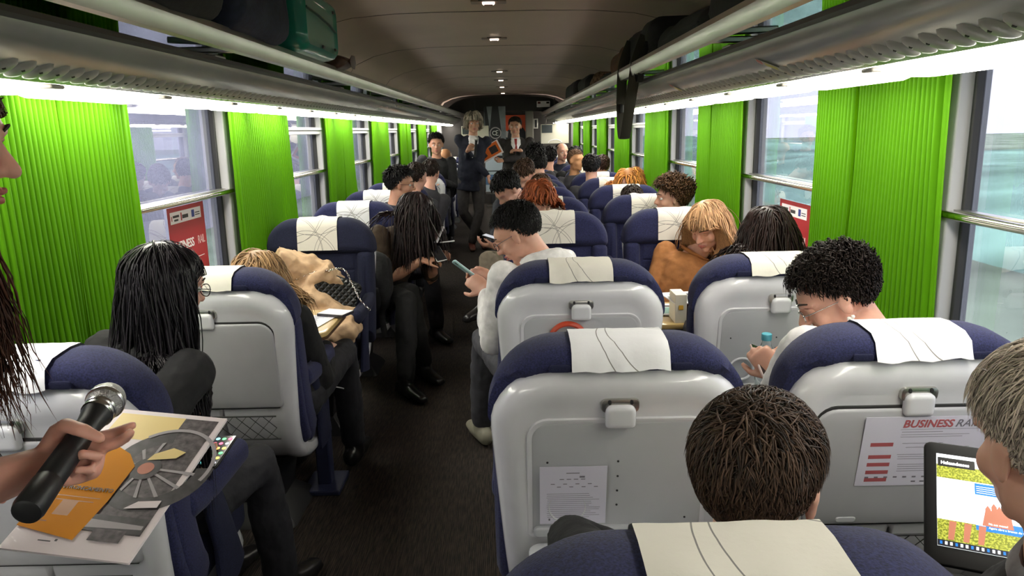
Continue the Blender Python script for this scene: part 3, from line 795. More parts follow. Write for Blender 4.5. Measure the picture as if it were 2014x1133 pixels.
def basis(F, up=(0, 0, 1), roll=0):
    F = Vector(F).normalized(); R = F.cross(Vector(up)).normalized(); U = R.cross(F).normalized()
    if roll: R, U = R*math.cos(roll)+U*math.sin(roll), U*math.cos(roll)-R*math.sin(roll)
    return R, F, U
def add_head(mb, C, B, s=1., jaw=1.):
    R, F, U = B; M = Matrix((R, F, U)).transposed()
    L = lambda x, f, u: C+(R*x+F*f+U*u)*s
    bl = lambda c, r: mb.ball(L(*c), tuple(q*s for q in r), 12, 0, M)
    bl((0, -.012, .035), (.073, .094, .083)); bl((0, .022, -.012), (.060, .064, .082)); bl((0, .030, -.058), (.048*jaw, .048, .040))
    bl((0, .064, -.090), (.021, .019, .017)); bl((0, .050, .035), (.058, .042, .040))
    for q in (-1, 1):
        bl((q*.037, .056, -.022), (.022, .022, .026)); bl((q*.0105, .096, -.024), (.0085, .010, .0075))
        bl((q*.077, -.004, -.004), (.008, .016, .030)); bl((q*.083, -.011, .010), (.0055, .015, .018)); bl((q*.045*jaw, .008, -.060), (.014, .03, .028))
        mb.tube([L(q*.012, .088, .027), L(q*.032, .083, .031), L(q*.052, .066, .026)], [.0085*s, .009*s, .007*s], 8, round_=True)
    mb.tube([L(0, .084, .022), L(0, .097, .0), L(0, .109, -.020)], [.0085*s, .009*s, .0115*s], 10, round_=True)
    mb.tube([L(-.021, .079, -.050), L(0, .091, -.048), L(.021, .079, -.050)], [.004*s, .0075*s, .004*s], 8, round_=True)
    mb.tube([L(-.018, .078, -.060), L(0, .088, -.061), L(.018, .078, -.060)], [.004*s, .0085*s, .004*s], 8, round_=True)
def face_parts(body, C, B, s=1., iris=(.05, .025, .015), brow=(.03, .02, .015), lip=(.45, .14, .12), closed=False, beard=None, skin=None):
    R, F, U = B; L = lambda x, f, u: C+(R*x+F*f+U*u)*s; M = Matrix((R, F, U)).transposed()
    ew_ = mat('eye_white', (.75, .73, .70), .15); im = mat('iris_%d' % (iris[0]*999), iris, .1)
    for q in (-1, 1):
        mb = MB(); mb.ball(L(q*.031, .0715, .010), .0122*s, 10, 0, M)
        if not closed: mb.ball(L(q*.031, .0802, .009), (.0055*s, .0042*s, .0055*s), 8, 1, M)
        mb.build('eye', [ew_ if not closed else skin, im], body)
        mb = MB()
        mb.tube([L(q*.017, .0820, .0165), L(q*.031, .0845, .0185), L(q*.045, .0765, .0140)], [.0022*s, .0030*s, .002*s], 6, round_=True)
        mb.build('eyelid', skin, body)
        mb = MB(); mb.tube([L(q*.013, .0945, .031), L(q*.030, .0925, .037), L(q*.050, .0740, .033)], [(.0035*s, .002*s), (.004*s, .0025*s), (.002*s, .002*s)], 6, round_=True)
        mb.build('eyebrow', mat('brow_%d' % (brow[0]*999), brow, .8), body)
    mb = MB(); lm = mat('lip_%d' % (lip[0]*999), lip, .4)
    mb.tube([L(-.020, .0830, -.052), L(-.006, .0955, -.0480), L(0, .0960, -.0495), L(.006, .0955, -.0480), L(.020, .0830, -.052)], [.0016*s, .0045*s, .004*s, .0045*s, .0016*s], 8, round_=True)
    mb.tube([L(-.018, .0820, -.058), L(0, .0940, -.0605), L(.018, .0820, -.058)], [.0018*s, .0055*s, .0018*s], 8, round_=True)
    mb.build('lips', lm, body)
def glasses(root, C, B, s=1., m=None, loc=None, up=0., fr=.0011):
    R, F, U = B; L = lambda x, f, u: C+(R*x+F*f+U*(u+up))*s; mb = MB()
    for q in (-1, 1):
        P = [L(q*.033+.023*math.cos(a), .100-.004*abs(math.cos(a)), .006+.017*math.sin(a)) for a in np.linspace(0, 2*PI, 17)]
        mb.tube(P, fr*s*1.3, 6)
        mb.tube([L(q*.056, .097, .010), L(q*.074, .080, .012), L(q*.080, -.002, .010), L(q*.078, -.018, -.004)], fr*s*1.2, 6)
    mb.tube([L(-.010, .101, .008), L(0, .104, .011), L(.010, .101, .008)], fr*s, 6)
    return mb.build('glasses', m or blackpl, root, loc=loc)
def add_hand(mb, W_, d, pn, side=1, curl=.4, s=1., spread=.0, thumb=(.7, .5), fr=1., curls=None, thumbpts=None):
    """palm and five fingers; pn = direction the palm faces, side = +1 thumb on the +(d x pn) side"""
    d = Vector(d).normalized(); pn = (Vector(pn)-d*Vector(pn).dot(d)).normalized(); x = d.cross(pn)*side
    mb.tube([W_-d*.02*s, W_+d*.02*s, W_+d*.055*s, W_+d*.085*s], [(.024*s, .018*s), (.034*s, .016*s), (.040*s, .015*s), (.036*s, .012*s)], 12, right=x, round_=True)
    for i, (ox, ln, r0) in enumerate(((.029, .068, .0088), (.010, .077, .0090), (-.010, .071, .0086), (-.028, .056, .0076))):
        c = curls[i] if curls else curl*(1+.12*i)
        p = W_+d*(.080-.004*abs(i-1))*s+x*ox*s; a = c*.55; P = [p-d*.012*s, p]; q = p
        for k, f in enumerate((.42, .32, .26)):
            dd = (d*math.cos(a)+pn*math.sin(a)+x*(spread*(1.5-i)*.12)).normalized(); q = q+dd*ln*f*s; P.append(q); a += c*(.95, .8, .4)[k]
        mb.tube(P, [r0*fr*s*t for t in (1.05, 1.05, .98, .9, .78)], 8, round_=True)
    b = W_+d*.022*s+x*.022*s; t0 = (x*thumb[0]+d*.7+pn*thumb[1]*.6).normalized(); t1 = (x*.25*thumb[0]+d*.9+pn*thumb[1]).normalized()
    if thumbpts:
        mb.tube([W_+(x*a_+d*b_+pn*c_)*s for a_, b_, c_ in thumbpts], [.0145*s, .0130*s, .0115*s, .0105*s, .008*s], 8, round_=True); return
    mb.tube([b-t0*.008*s, b+t0*.028*s, b+t0*.052*s, b+t0*.052*s+t1*.024*s, b+t0*.052*s+t1*.040*s], [.0145*s, .0125*s, .0105*s, .0098*s, .008*s], 8, round_=True)
def elbow(S, Wp, l1, l2, pole):
    d = Wp-S; D = min(d.length, (l1+l2)*.995); u = d.normalized(); a = (l1*l1-l2*l2+D*D)/(2*D); h = math.sqrt(max(l1*l1-a*a, 0))
    p = Vector(pole); p = (p-u*p.dot(u)).normalized(); return S+u*a+p*h

SEATED = []
def cloth(name, c, w=1): return mat(name, c, .85, noise=(25, .18), bump=(16, .5*w, .012))
def person(label, hip, head, look, skin=None, hp=None, top=None, pants=None, shoes=None, hands=None, group=None, vox=.012, s=1., roll=0, feet=None, face=False, stand=False, sleeve=1., width=1., facekw=None, gl=None, fat=1., yaw=None, knees=None, bare=False, collar=None, hem=0, neckf=.028, nk=None, jaw=1., nohair=False, handkw=None):
    """hip, head are world points; hands = [(wrist, dir, palm, kw) or None, ...] for left (-R) and right (+R)"""
    H = Vector(hip); C = Vector(head); B = basis(look, roll=roll); R, F, U = B; skin = skin or skin_l
    root = empty('person', (H.x, H.y, 0), label, 'person', group); loc = -root.location
    lf = Vector((F.x, F.y, 0)).normalized() if yaw is None else Vector((math.sin(yaw), math.cos(yaw), 0))
    Nk = Vector(nk) if nk else C-U*.135*s-F*neckf+Vector((0, 0, -.005))
    spn = (Nk-H).normalized(); Rt = lf.cross(Vector((0, 0, 1))).normalized(); Rt = (Rt-spn*Rt.dot(spn)).normalized(); Ft = spn.cross(Rt)*-1
    if Ft.dot(lf) < 0: Ft = -Ft
    T = lambda t, f=0: H.lerp(Nk, t)+Ft*f
    mb = MB(); add_head(mb, C, B, s, jaw)
    mb.tube([C-F*.018-U*.03*s, C-F*.022-U*.08*s, Nk, Nk-spn*.05], [.052*s, .050*s, .056*s, .075*s], 14, round_=True)
    w = width
    tor = [(-.06, .150, .115), (.08, .155*fat, .115*fat), (.3, .140*fat, .105*fat), (.6, .155, .112*fat), (.82, .165, .10), (.93, .125, .075), (1.0, .06, .055)]
    mb.tube([T(t) for t, a, b in tor], [(a*w*.93, b*.93) for t, a, b in tor], 16, right=Rt)
    sh = [T(.88)-Rt*.17*w, T(.88)+Rt*.17*w]
    arms = []
    for i, q in enumerate((-1, 1)):
        hd = hands[i] if hands else None
        S = sh[i]
        if hd is None: hd = (H+lf*.33+Rt*q*.12+Vector((0, 0, .14)), lf-Rt*q*.5, Vector((0, 0, -1)), {})
        Wp = Vector(hd[0]); kw = dict(hd[3]) if len(hd) > 3 else {}; pole = kw.pop('pole', tuple(Rt*q*.3+Vector((0, 0, -1))-lf*.3))
        E = elbow(S, Wp, .285*s, .25*s, pole); arms.append((S, E, Wp, hd, q))
        mb.tube([S, S.lerp(E, .5), E, E.lerp(Wp, .35), Wp, Wp+(Wp-E).normalized()*.01], [.046, .042, .036, .037, .026, .025], 12, round_=True)
        add_hand(mb, Wp, hd[1], hd[2], -q*kw.pop('flip', 1), **kw)
    # legs
    legs = []
    for i, q in enumerate((-1, 1)):
        h0 = H+Rt*q*.09+Vector((0, 0, -.02))
        if stand: Kn = Vector((h0.x, h0.y, H.z*.52))+lf*.03+Rt*q*.01; An = Vector((h0.x, h0.y, .09))+Rt*q*.03-lf*.02
        else: Kn = h0+lf*.42+Vector((0, 0, .05))+Rt*q*.04; An = Vector((Kn.x, Kn.y, .10))+lf*.06
        if knees and knees[i]: Kn = Vector(knees[i])
        if feet and feet[i]: An = Vector(feet[i])
        legs.append((h0, Kn, An)); mb.tube([h0, h0.lerp(Kn, .5), Kn, Kn.lerp(An, .35), An], [.080, .068, .05, .05, .034], 12, round_=True)
    body = mb.build('body', skin, root, remesh=vox, smooth=3, loc=loc, angle=180)
    if top:
        mb = MB(); m = .014
        tj = ([(-hem, .175*fat, .135)] if hem else [])+tor
        mb.tube([T(t) for t, a, b in tj], [((a+m+.004)*w, b+m+.004) for t, a, b in tj[:-1]]+[(.072, .068)], 18, right=Rt)
        for S, E, Wp, hd, q in arms:
            e = E.lerp(Wp, .82) if sleeve >= 1 else (S.lerp(E, sleeve*1.4) if sleeve < .6 else E.lerp(Wp, .3))
            P = [S, S.lerp(E, .5), E, E.lerp(Wp, .4), E.lerp(Wp, .9)] if sleeve >= 1 else [S, S.lerp(E, .45), S.lerp(E, .8)]
            rr_ = [.068, .060, .052, .050, .040] if sleeve >= 1 else [.066, .060, .056]
            mb.tube(P, rr_, 12, round_=True)
        wrinkle(mb.build('jacket' if sleeve >= 1 else 'shirt', top, root, remesh=max(vox, .008), smooth=3, loc=loc, angle=180), .016, .07)
    if collar:
        mb = MB(); mb.tube([Nk+spn*(.010+.012*math.cos(a))+Rt*.066*math.cos(a)+Ft*.064*math.sin(a) for a in np.linspace(0, 2*PI, 21)], [(.010, .020)]*21, 8, right=None)
        mb.build('collar', collar, root, loc=loc)
    pm = pants or cloth('dark_trousers', (.02, .02, .025)); mb = MB()
    mb.tube([T(-.09), T(.0), T(.12)], [(.155*w, .12), (.165*w, .13), (.155*w, .118)], 16, right=Rt)
    for h0, Kn, An in legs: mb.tube([h0, h0.lerp(Kn, .5), Kn, Kn.lerp(An, .4), Kn.lerp(An, .93)], [.092, .082, .066, .063, .056], 12, round_=True)
    wrinkle(mb.build('trousers', pm, root, remesh=max(vox, .009), smooth=2, loc=loc, angle=180), .016, .08)
    for i, (h0, Kn, An) in enumerate(legs):
        fd = lf; mb = MB(); A0 = Vector((An.x, An.y, An.z-.065))
        mb.tube([A0-fd*.06+Vector((0, 0, .02)), A0+Vector((0, 0, .02)), A0+fd*.08+Vector((0, 0, .008)), A0+fd*.17+Vector((0, 0, .0))], [(.036, .045), (.040, .050), (.045, .036), (.036, .024)], 12, right=Rt, round_=True)
        mb.tube([An+Vector((0, 0, .03)), A0+Vector((0, 0, .02))], [.044, .046], 12)
        mb.build('shoe', shoes or mat('black_leather', (.012, .011, .011), .3), root, remesh=max(vox, .009), smooth=2, loc=loc, angle=180)
    if face: face_parts(body, C, B, s, skin=skin, **(facekw or {}))
    if gl is not None: glasses(root, C, B, s, gl, loc=loc)
    if not nohair:
        k = dict(style='short', n=300, length=.05, r=.003); k.update(hp or {})
        k.setdefault('colliders', [(tuple(T(.78)), .20), (tuple(T(.93)-Rt*.11), .122), (tuple(T(.93)+Rt*.11), .122), (tuple(sh[0]), .10), (tuple(sh[1]), .10), (tuple(T(.45)), .19)])
        hair(root, C, R, F, U, loc=loc, s=s, **k)
    root['_'] = 0; del root['_']
    return root, body, dict(C=C, B=B, Nk=Nk, T=T, Rt=Rt, Ft=Ft, arms=arms, loc=loc, spn=spn)

BLK = (.008, .007, .007); DBR = (.020, .012, .009); BRN = (.075, .040, .022)
blk = cloth('black_cloth', (.010, .010, .011)); whc = cloth('white_cloth', (.78, .76, .76)); tanc = cloth('tan_suede', (.34, .14, .045)); brc = cloth('dark_brown_cloth', (.055, .035, .022))
navy = cloth('navy_suit', (.012, .014, .026)); chino = cloth('beige_chino', (.30, .25, .19)); dgrey = cloth('charcoal_cloth', (.035, .034, .040)); gtr = cloth('grey_cord', (.06, .06, .07))
P = {}
phead = at
# black-haired woman, lower left
P['p2'] = person('person with long straight black hair and dark glasses seated beside the left white seat back', (-1.05, 1.76, .50), at(325, 570, 1.93), (.55, .80, -.22), top=blk, vox=.006, face=True,
    hp=dict(style='long', n=3000, length=.62, r=.0018, colr=(.012, .010, .012), K=18, vol=.010, part=.0, isl=.7, rough=.28, seed=3, grav=.75, fmax=(.035, 0), colliders=[((-.93, 1.82, .82), .135)]), gl=blackpl, yaw=.35,
    width=.84, hands=[None, ((-.83, 1.74, .66), (.05, 1, .05), (0, .1, 1), dict(curl=.5, pole=(-.1, -1, -.7)))])
P['p3'] = person('person with wavy blond hair in a black coat seated behind the left white seat back', (-.92, 2.74, .50), at(510, 560, 2.80), (.12, .9, -.45), top=blk, vox=.009,
    hp=dict(style='long', n=1800, length=.24, r=.0022, colr=(.36, .22, .11), K=12, vol=.02, part=0, isl=.5, curl=.006, seed=5), yaw=.1,
    hands=[None, ((-.80, 3.02, .62), (-.4, 1, -.1), (0, 0, -1), {})])
# man in the white hoodie
P['p4'] = person('person in a cream hooded jacket and glasses bent over a phone, leaning into the aisle', (.17, 2.73, .52), at(1020, 462, 2.95), (-.80, .18, -.52), top=whc, vox=.006, face=True, facekw=dict(closed=True), skin=skin_l,
    hp=dict(style='short', n=4500, length=.034, r=.0012, colr=BLK, K=6, vol=.012, isl=.5, hl=.05, seed=8, lift=.1), gl=mat('gunmetal', (.08, .07, .07), .3, .8), yaw=-.35, pants=gtr,
    knees=[(-.13, 3.28, .56), (.02, 3.34, .56)], feet=[(-.16, 3.40, .10), (-.13, 3.62, .10)], shoes=mat('grey_olive_clog_top', (.30, .29, .22), .6),
    hands=[((-.105, 3.02, .845), (-.65, .45, .42), (-.25, .75, .0), dict(curl=.75, pole=(-.1, -.3, -1))), ((-.075, 3.14, .86), (-.70, .25, .30), (-.2, -.75, .1), dict(curl=.75, pole=(.2, .6, -1)))])
# blond woman in tan jacket
P['p5'] = person('person with long straight blond hair in a tan jacket, looking down', (.84, 3.84, .50), at(1392, 446, 3.78), (-.62, -.62, -.46), top=tanc, vox=.007, s=1.05, face=True, yaw=PI+.5, width=.85, nk=(.965, 3.86, .835), collar=tanc,
    hp=dict(style='long', n=2600, length=.36, r=.0021, colr=(.50, .29, .15), K=14, vol=.014, part=.25, isl=.5, seed=11, rough=.4, fmax=(.045, .6), colliders=[((.935, 3.82, .69), .19)]), facekw=dict(closed=True, brow=(.12, .07, .04)),
    hands=[((.86, 3.52, .68), (-.5, -.7, -.2), (0, 0, -1), {}), ((.68, 3.58, .68), (-.1, -.9, -.2), (0, 0, -1), {})])
P['p6'] = person('person with a smooth near-black bob, seen from behind beside the right window poster', (.93, 2.78, .50), at(1508, 468, 2.86), (-.12, 1, -.08), top=dgrey, vox=.012, s=.98,
    hp=dict(style='long', n=2800, length=.22, r=.0024, colr=(.014, .007, .006), K=12, vol=.014, part=-.3, isl=.5, seed=13, rough=.3))
P['p7'] = person('person with short curly dark hair, pearl earring and thin glasses looking at a phone', (.90, 1.87, .50), at(1648, 585, 1.97), (-.80, .22, -.52), top=whc, vox=.005, face=True, facekw=dict(closed=True), yaw=-.1, s=1.05, nk=(.945, 1.89, .955),
    hp=dict(style='short', n=3600, length=.06, r=.0014, colr=(.014, .009, .007), K=10, vol=.017, curl=.006, isl=.6, seed=17, lift=.35, hl=-.0), gl=mat('silver_wire', (.6, .58, .55), .25, 1), 
    hands=[((.79, 2.10, .765), (-.45, .35, .55), (.2, .7, .0), dict(curl=.9, pole=(-.5, -.2, -1))), ((.88, 2.2, .75), (-.6, .1, .4), (0, -1, 0), dict(curl=.9))])
P['p8'] = person('person with short brown hair seen from behind, in front of the bottom cream headrest cloth', (.33, .96, .50), at(1488, 955, 1.0), (.70, .95, -.12), top=blk, vox=.006, s=1.02,
    hp=dict(style='short', n=11000, length=.060, r=.0009, colr=(.055, .033, .022), K=8, vol=.020, isl=.85, seed=19, hl=-.04, part=1), pants=navy,
    width=.85, yaw=.1, hands=[(tuple(at(1375, 1150, 1.24)), (.5, .8, -.1), (0, 0, -1), dict(curl=.6, pole=(-1, .5, .2))), None])
P['p9'] = person('person with grey blond hair at the right edge, facing an open laptop', (.80, .80, .50), at(2078, 888, .86), (-.10, .97, -.2), top=blk, vox=.006, s=1.02,
    hp=dict(style='short', n=9500, length=.065, r=.0009, colr=(.50, .42, .35), K=8, vol=.018, isl=.6, seed=23, hl=-.02, part=-1), collar=cloth('grey_collar', (.3, .3, .32)), yaw=0.)
P['p10'] = person('person with curly brown hair and sunglasses on top of the head', (.93, 4.83, .50), at(1322, 391, 4.72), (-.98, .05, -.05), top=dgrey, vox=.008, face=True, yaw=PI,
    hp=dict(style='short', n=1500, length=.07, r=.0028, colr=(.09, .045, .022), K=9, vol=.03, curl=.010, isl=.6, seed=29, lift=.4))
P['p11'] = person('person with full orange-blond hair in the right window column', (.84, 6.6, .50), at(1238, 362, 6.55), (-.5, -.8, -.2), yaw=PI, top=dgrey,
    hp=dict(style='long', n=900, length=.22, r=.004, colr=(.60, .24, .06), K=9, vol=.045, curl=.010, isl=.6, seed=31))
P['p12'] = person('person whose dark crown barely shows over the white headrest cloth right of the middle', (.95, 5.7, .42), at(1243, 398, 5.68), (0, -1, -.45), yaw=PI, top=dgrey, hp=dict(colr=DBR, n=500, length=.06, r=.004))
# left column
P['p14'] = person('person with long dark hair and a brown jacket leaning into the aisle over a notebook', (-.86, 4.66, .50), at(818, 420, 4.56), (.82, -.35, -.52), top=brc, vox=.008, face=True, facekw=dict(closed=True), yaw=PI-.7, sleeve=.5, skin=skin_m,
    hp=dict(style='long', n=1500, length=.40, r=.0034, colr=(.022, .014, .014), K=14, vol=.02, isl=.7, part=0, seed=37, rough=.3), pants=blk,
    hands=[((-.50, 4.62, .755), (.8, -.35, .0), (0, .2, -1), dict(curl=.8)), ((-.55, 4.42, .735), (.9, .2, .1), (0, .2, -1), dict(curl=.7))], knees=[(-.62, 4.35, .56), (-.62, 4.22, .54)], feet=[(-.55, 4.35, .1), (-.62, 4.05, .1)])
P['p13'] = person('person with black hair and dark-framed glasses, profile to the right, left column', (-.93, 5.55, .50), at(787, 364, 5.5), (.97, .10, -.10), top=navy, vox=.008, face=True, yaw=PI-.6, skin=skin_m,
    hp=dict(style='short', n=1300, length=.055, r=.003, colr=BLK, K=6, vol=.022, isl=.6, seed=41, lift=.3), gl=blackpl)
P['p15'] = person('person with short dark hair seen between two left seats, behind the man with glasses', (-.98, 6.45, .50), at(820, 350, 6.4), (.5, .8, -.1), yaw=PI, top=dgrey, hp=dict(colr=DBR, n=500, r=.004))
P['p16'] = person('person with dark brown hair in the left column next to the tall standing man', (-.98, 7.2, .50), at(848, 341, 7.2), (.3, 1, -.2), yaw=PI, top=dgrey, hp=dict(colr=DBR, n=500, r=.004, length=.06))
P['p17'] = person('person with a moustache and dark quiff in a black shirt looking back at the camera', (-.90, 9.0, .80), at(858, 286, 8.85), (.12, -1, -.06), yaw=PI, top=blk, vox=.009, face=True, stand=True, skin=skin_m,
    hp=dict(style='short', n=1200, length=.05, r=.003, colr=BLK, K=6, vol=.026, isl=.5, seed=43, lift=.4), feet=[(-.98, 8.98, .10), (-.82, 8.98, .10)])
P['p18'] = person('person with a shaved tan head low in the left column beside the moustached man', (-.95, 9.55, .50), at(877, 311, 9.5), (.4, .8, 0), yaw=0, top=dgrey, skin=mat('warm_skin', (.55, .27, .13), .5), nohair=True)
# right block, far
P['p21'] = person('person with dark hair leaning into the aisle beside the red-haired woman', (.12, 5.42, .50), at(1000, 374, 5.2), (-.6, -.35, -.7), yaw=PI+.4, top=navy, vox=.009, pants=chino, hands=[None, (tuple(at(975, 484, 4.72)), (-.9, -.2, .15), (0, .2, 1), dict(curl=.6))], knees=[None, tuple(at(962, 512, 4.5))], feet=[None, (-.16, 4.5, .1)], hp=dict(colr=BLK, n=900, length=.06, r=.0032, vol=.022))
P['p22'] = person('person with auburn red hair bowed forward behind the front aisle headrest', (.34, 4.70, .46), at(1060, 396, 4.66), (.35, -.8, -.5), yaw=PI+.6, top=brc, pants=mat('plaid_tights', (.07, .03, .035), .8, noise=(45, .9)), knees=[None, tuple(at(1000, 530, 4.2))], feet=[None, tuple(at(955, 592, 4.05))], vox=.008, face=True, facekw=dict(closed=True),
    hp=dict(style='long', n=1300, length=.18, r=.0034, colr=(.26, .065, .022), K=10, vol=.022, isl=.7, curl=.006, part=.5, seed=47, fmax=(.03, .2)))
P['p23'] = person('person with brown hair just behind the red-haired woman', (.36, 5.75, .48), at(1064, 377, 5.68), (0, -1, -.4), yaw=PI, top=dgrey, hp=dict(colr=BRN, n=500, r=.004, length=.06))
P['p24'] = person('person with brown hair and a bare ear, head bent low in the aisle column', (.22, 6.5, .50), at(1033, 345, 6.35), (-.35, -.65, -.75), yaw=PI, top=blk, vox=.009, hp=dict(colr=(.06, .032, .02), n=900, r=.0035, length=.055, vol=.02))
P['p25'] = person('person with black hair in the aisle column in front of the dark-suited man', (.27, 7.4, .50), at(1058, 328, 7.25), (-.3, .9, -.3), yaw=PI, top=blk, hp=dict(colr=BLK, n=450, r=.0045, length=.06, vol=.02))
P['p26'] = person('person with tousled black hair below the white end table', (.25, 8.3, .50), at(1053, 309, 8.2), (.3, .9, -.1), yaw=PI, top=dgrey, hp=dict(colr=BLK, n=450, r=.005, length=.08, vol=.03, lift=.4))
P['p27'] = person('person with near-black hair right of the tousled black head', (.42, 9.2, .50), at(1080, 311, 9.1), (.1, 1, 0), yaw=PI, top=blk, hp=dict(colr=BLK, n=400, r=.005, length=.08, vol=.03))
P['p28'] = person('person with a bright bald forehead in front of the pale screen', (.75, 9.95, .50), at(1106, 300, 9.8), (.35, -.93, -.1), yaw=PI, top=navy, vox=.009, face=True, hp=dict(colr=BLK, n=350, r=.004, length=.035, bald=True))
P['p29'] = person('person with black hair right of the balding man, far right column', (.85, 9.1, .50), at(1131, 309, 9.0), (.2, .9, 0), yaw=PI, top=blk, hp=dict(colr=BLK, n=350, r=.005, length=.06))
P['p30'] = person('person with a cropped brown head over the far right seats', (.80, 8.3, .50), at(1133, 317, 8.2), (.6, -.7, 0), yaw=PI, top=dgrey, skin=mat('warm_skin', (.55, .27, .13), .5), hp=dict(colr=(.14, .075, .045), n=500, r=.0045, length=.018, vol=.006))
P['p31'] = person('person with black hair in front of the right window seats, fifth row', (.90, 7.42, .50), at(1163, 331, 7.3), (.2, 1, -.1), yaw=PI, top=dgrey, hp=dict(colr=BLK, n=450, r=.0045, length=.055, vol=.02))
P['p32'] = person('person with dark auburn hair barely visible by the right curtains', (.95, 8.35, .46), at(1184, 328, 8.25), (0, 1, -.1), yaw=PI, top=dgrey, hp=dict(colr=(.04, .018, .014), n=350, r=.005, length=.05))
# ---------------------------------------------------------------- nearest figure and the two standing men
_mA, _mB = at(50, 1010, .79), at(192, 812, 1.0); _pn = Vector((-.1, -.75, .66)).normalized(); _d = Vector((.97, .22, .10)).normalized(); _w = _mA.lerp(_mB, .56)-_pn*.030-_d*.062
P['p1'] = person('person at the left edge with long brown hair, holding a microphone and magazine', (-.98, .62, .90), at(-160, 290, .98), (.97, .18, -.12), top=cloth('dark_sleeveless', (.03, .03, .035)), vox=.0035, face=True, stand=True, sleeve=.5, yaw=.7, skin=mat('pink_skin', (.74, .38, .29), .45, noise=(30, .08), sss=.25),
    hp=dict(style='long', n=2600, length=.46, r=.0013, colr=(.075, .028, .016), K=18, vol=.010, isl=.6, curl=.008, part=0, seed=51, grav=.7, fmax=(.02, .42), colliders=[((-.83, .85, 1.16), .12)]),
    hands=[None, (tuple(_w), tuple(_d), tuple(_pn), dict(curls=[.22, .40, 1.5, 1.7], pole=(-.3, -.6, -1), thumbpts=[(.022, .015, .0), (.040, .038, .022), (.036, .060, .046), (.018, .088, .054), (.004, .108, .050)], s=.92))], feet=[(-1.1, .5, .1), (-.93, .45, .1)])
def vneck(info, root, shirt, tie=None, lo=.52, w=.075):
    T, Rt, Ft, loc = info['T'], info['Rt'], info['Ft'], info['loc']
    mb = MB()
    def strip(ts, ws, off, m):
        RR = []
        for t, w_ in zip(ts, ws):
            f = np.interp(t, [.3, .6, .82, .93, 1.02], [.128, .134, .122, .098, .078])+off
            RR.append([T(t)+Ft*(f-.02)-Rt*w_, T(t)+Ft*(f-.004)-Rt*w_*.6, T(t)+Ft*f, T(t)+Ft*(f-.004)+Rt*w_*.6, T(t)+Ft*(f-.02)+Rt*w_])
        mb.rings(RR, m, close=False, cap=False)
    strip([lo, .7, .85, .95, 1.02], [.004, w*.5, w*.8, w*.8, .05], .004, 0)
    o = mb.build('shirt_front', shirt, root, solid=.004, loc=loc)
    if tie:
        mb = MB(); strip([lo, .60, .90, .96, 1.0], [.022, .03, .017, .02, .022], .012, 0); mb.build('necktie', tie, root, solid=.004, loc=loc)
rt, _, inf = P['p19'] = person('tall standing person with shaggy grey hair in a dark blazer speaking into a microphone', (-.50, 9.42, .93), at(931, 243, 9.3), (.22, -1, -.10), top=navy, vox=.008, face=True, stand=True, yaw=PI-.1, hem=.28, s=1.05, skin=skin_m,
    hp=dict(style='long', n=1700, length=.12, r=.004, colr=(.42, .36, .29), K=9, vol=.030, isl=.6, part=.5, seed=53, fmax=(.045, 0)), pants=cloth('grey_jeans', (.05, .045, .042)), shoes=mat('brown_leather', (.10, .03, .02), .4),
    hands=[((-.50, 9.12, 1.27), (.5, -.1, .6), (.2, -1, .2), dict(curl=1.1, pole=(-1, 0, -1))), ((-.27, 9.30, .95), (.1, -.2, -1), (1, 0, 0), dict(curl=.6, pole=(-1, .2, 0)))], feet=[(-.50, 9.38, .1), (-.36, 9.55, .1)])
vneck(inf, rt, whc)
rt, _, inf = P['p20'] = person('standing person in a dark suit and red tie with arms folded, holding a magazine', (.10, 10.0, .90), at(1013, 250, 9.9), (-.12, -1, -.08), top=cloth('charcoal_suit', (.018, .015, .014)), vox=.008, face=True, stand=True, yaw=PI, hem=.3, fat=1.12, width=1.08, skin=skin_m,
    hp=dict(n=1300, length=.045, r=.0035, colr=(.02, .012, .01), K=6, vol=.014, isl=.5, seed=57), pants=cloth('charcoal_suit', (.018, .015, .014)),
    hands=[((-.08, 9.68, 1.12), (-.85, -.3, -.1), (0, -.6, 1), dict(curl=.7, pole=(1, 0, -1))), ((.14, 9.72, 1.24), (-.9, -.2, .1), (0, .3, -1), dict(curl=.6, pole=(1, 0, -1)))][::1], feet=[(.0, 9.98, .1), (.2, 9.98, .1)])
vneck(inf, rt, whc, mat('red_tie', (.30, .03, .03), .5))
# sunglasses on the curly head, pearl earring, clogs' soles
ci = P['p10'][2]; glasses(P['p10'][0], ci['C'], ci['B'], 1.0, mat('sunglass', (.02, .015, .01), .1), loc=ci['loc'], up=.085, fr=.0022)
ci = P['p7'][2]; R_, F_, U_ = ci['B']; mb = MB()
for k in range(3): mb.ball(ci['C']+(R_*-.092+F_*(-.005+.005*k)+U_*(-.036-.005*(k % 2)))*1.05, .0055, 8)
mb.build('earring', mat('pearl', (.8, .76, .70), .15, coat=.6), P['p7'][0], loc=ci['loc'])

ci = P['p4'][2]; mb = MB(); Nk_ = ci['Nk']; sp_ = ci['spn']
mb.tube([Nk_+ci['Rt']*.085*math.cos(a)+ci['Ft']*(-.035+.075*math.sin(a))+Vector((0, 0, -.012+.012*math.sin(a))) for a in np.linspace(PI*.12-PI, PI*.88, 15)][::1], [.030, .036, .040, .044, .046, .046, .044, .04, .036, .034, .032, .030, .028, .026, .022], 10, round_=True)
mb.ball(Nk_-ci['Ft']*.10-sp_*.06, (.10, .06, .085), 10)
wrinkle(mb.build('hood', whc, P['p4'][0], remesh=.008, smooth=3, loc=ci['loc'], angle=180), .012, .05)
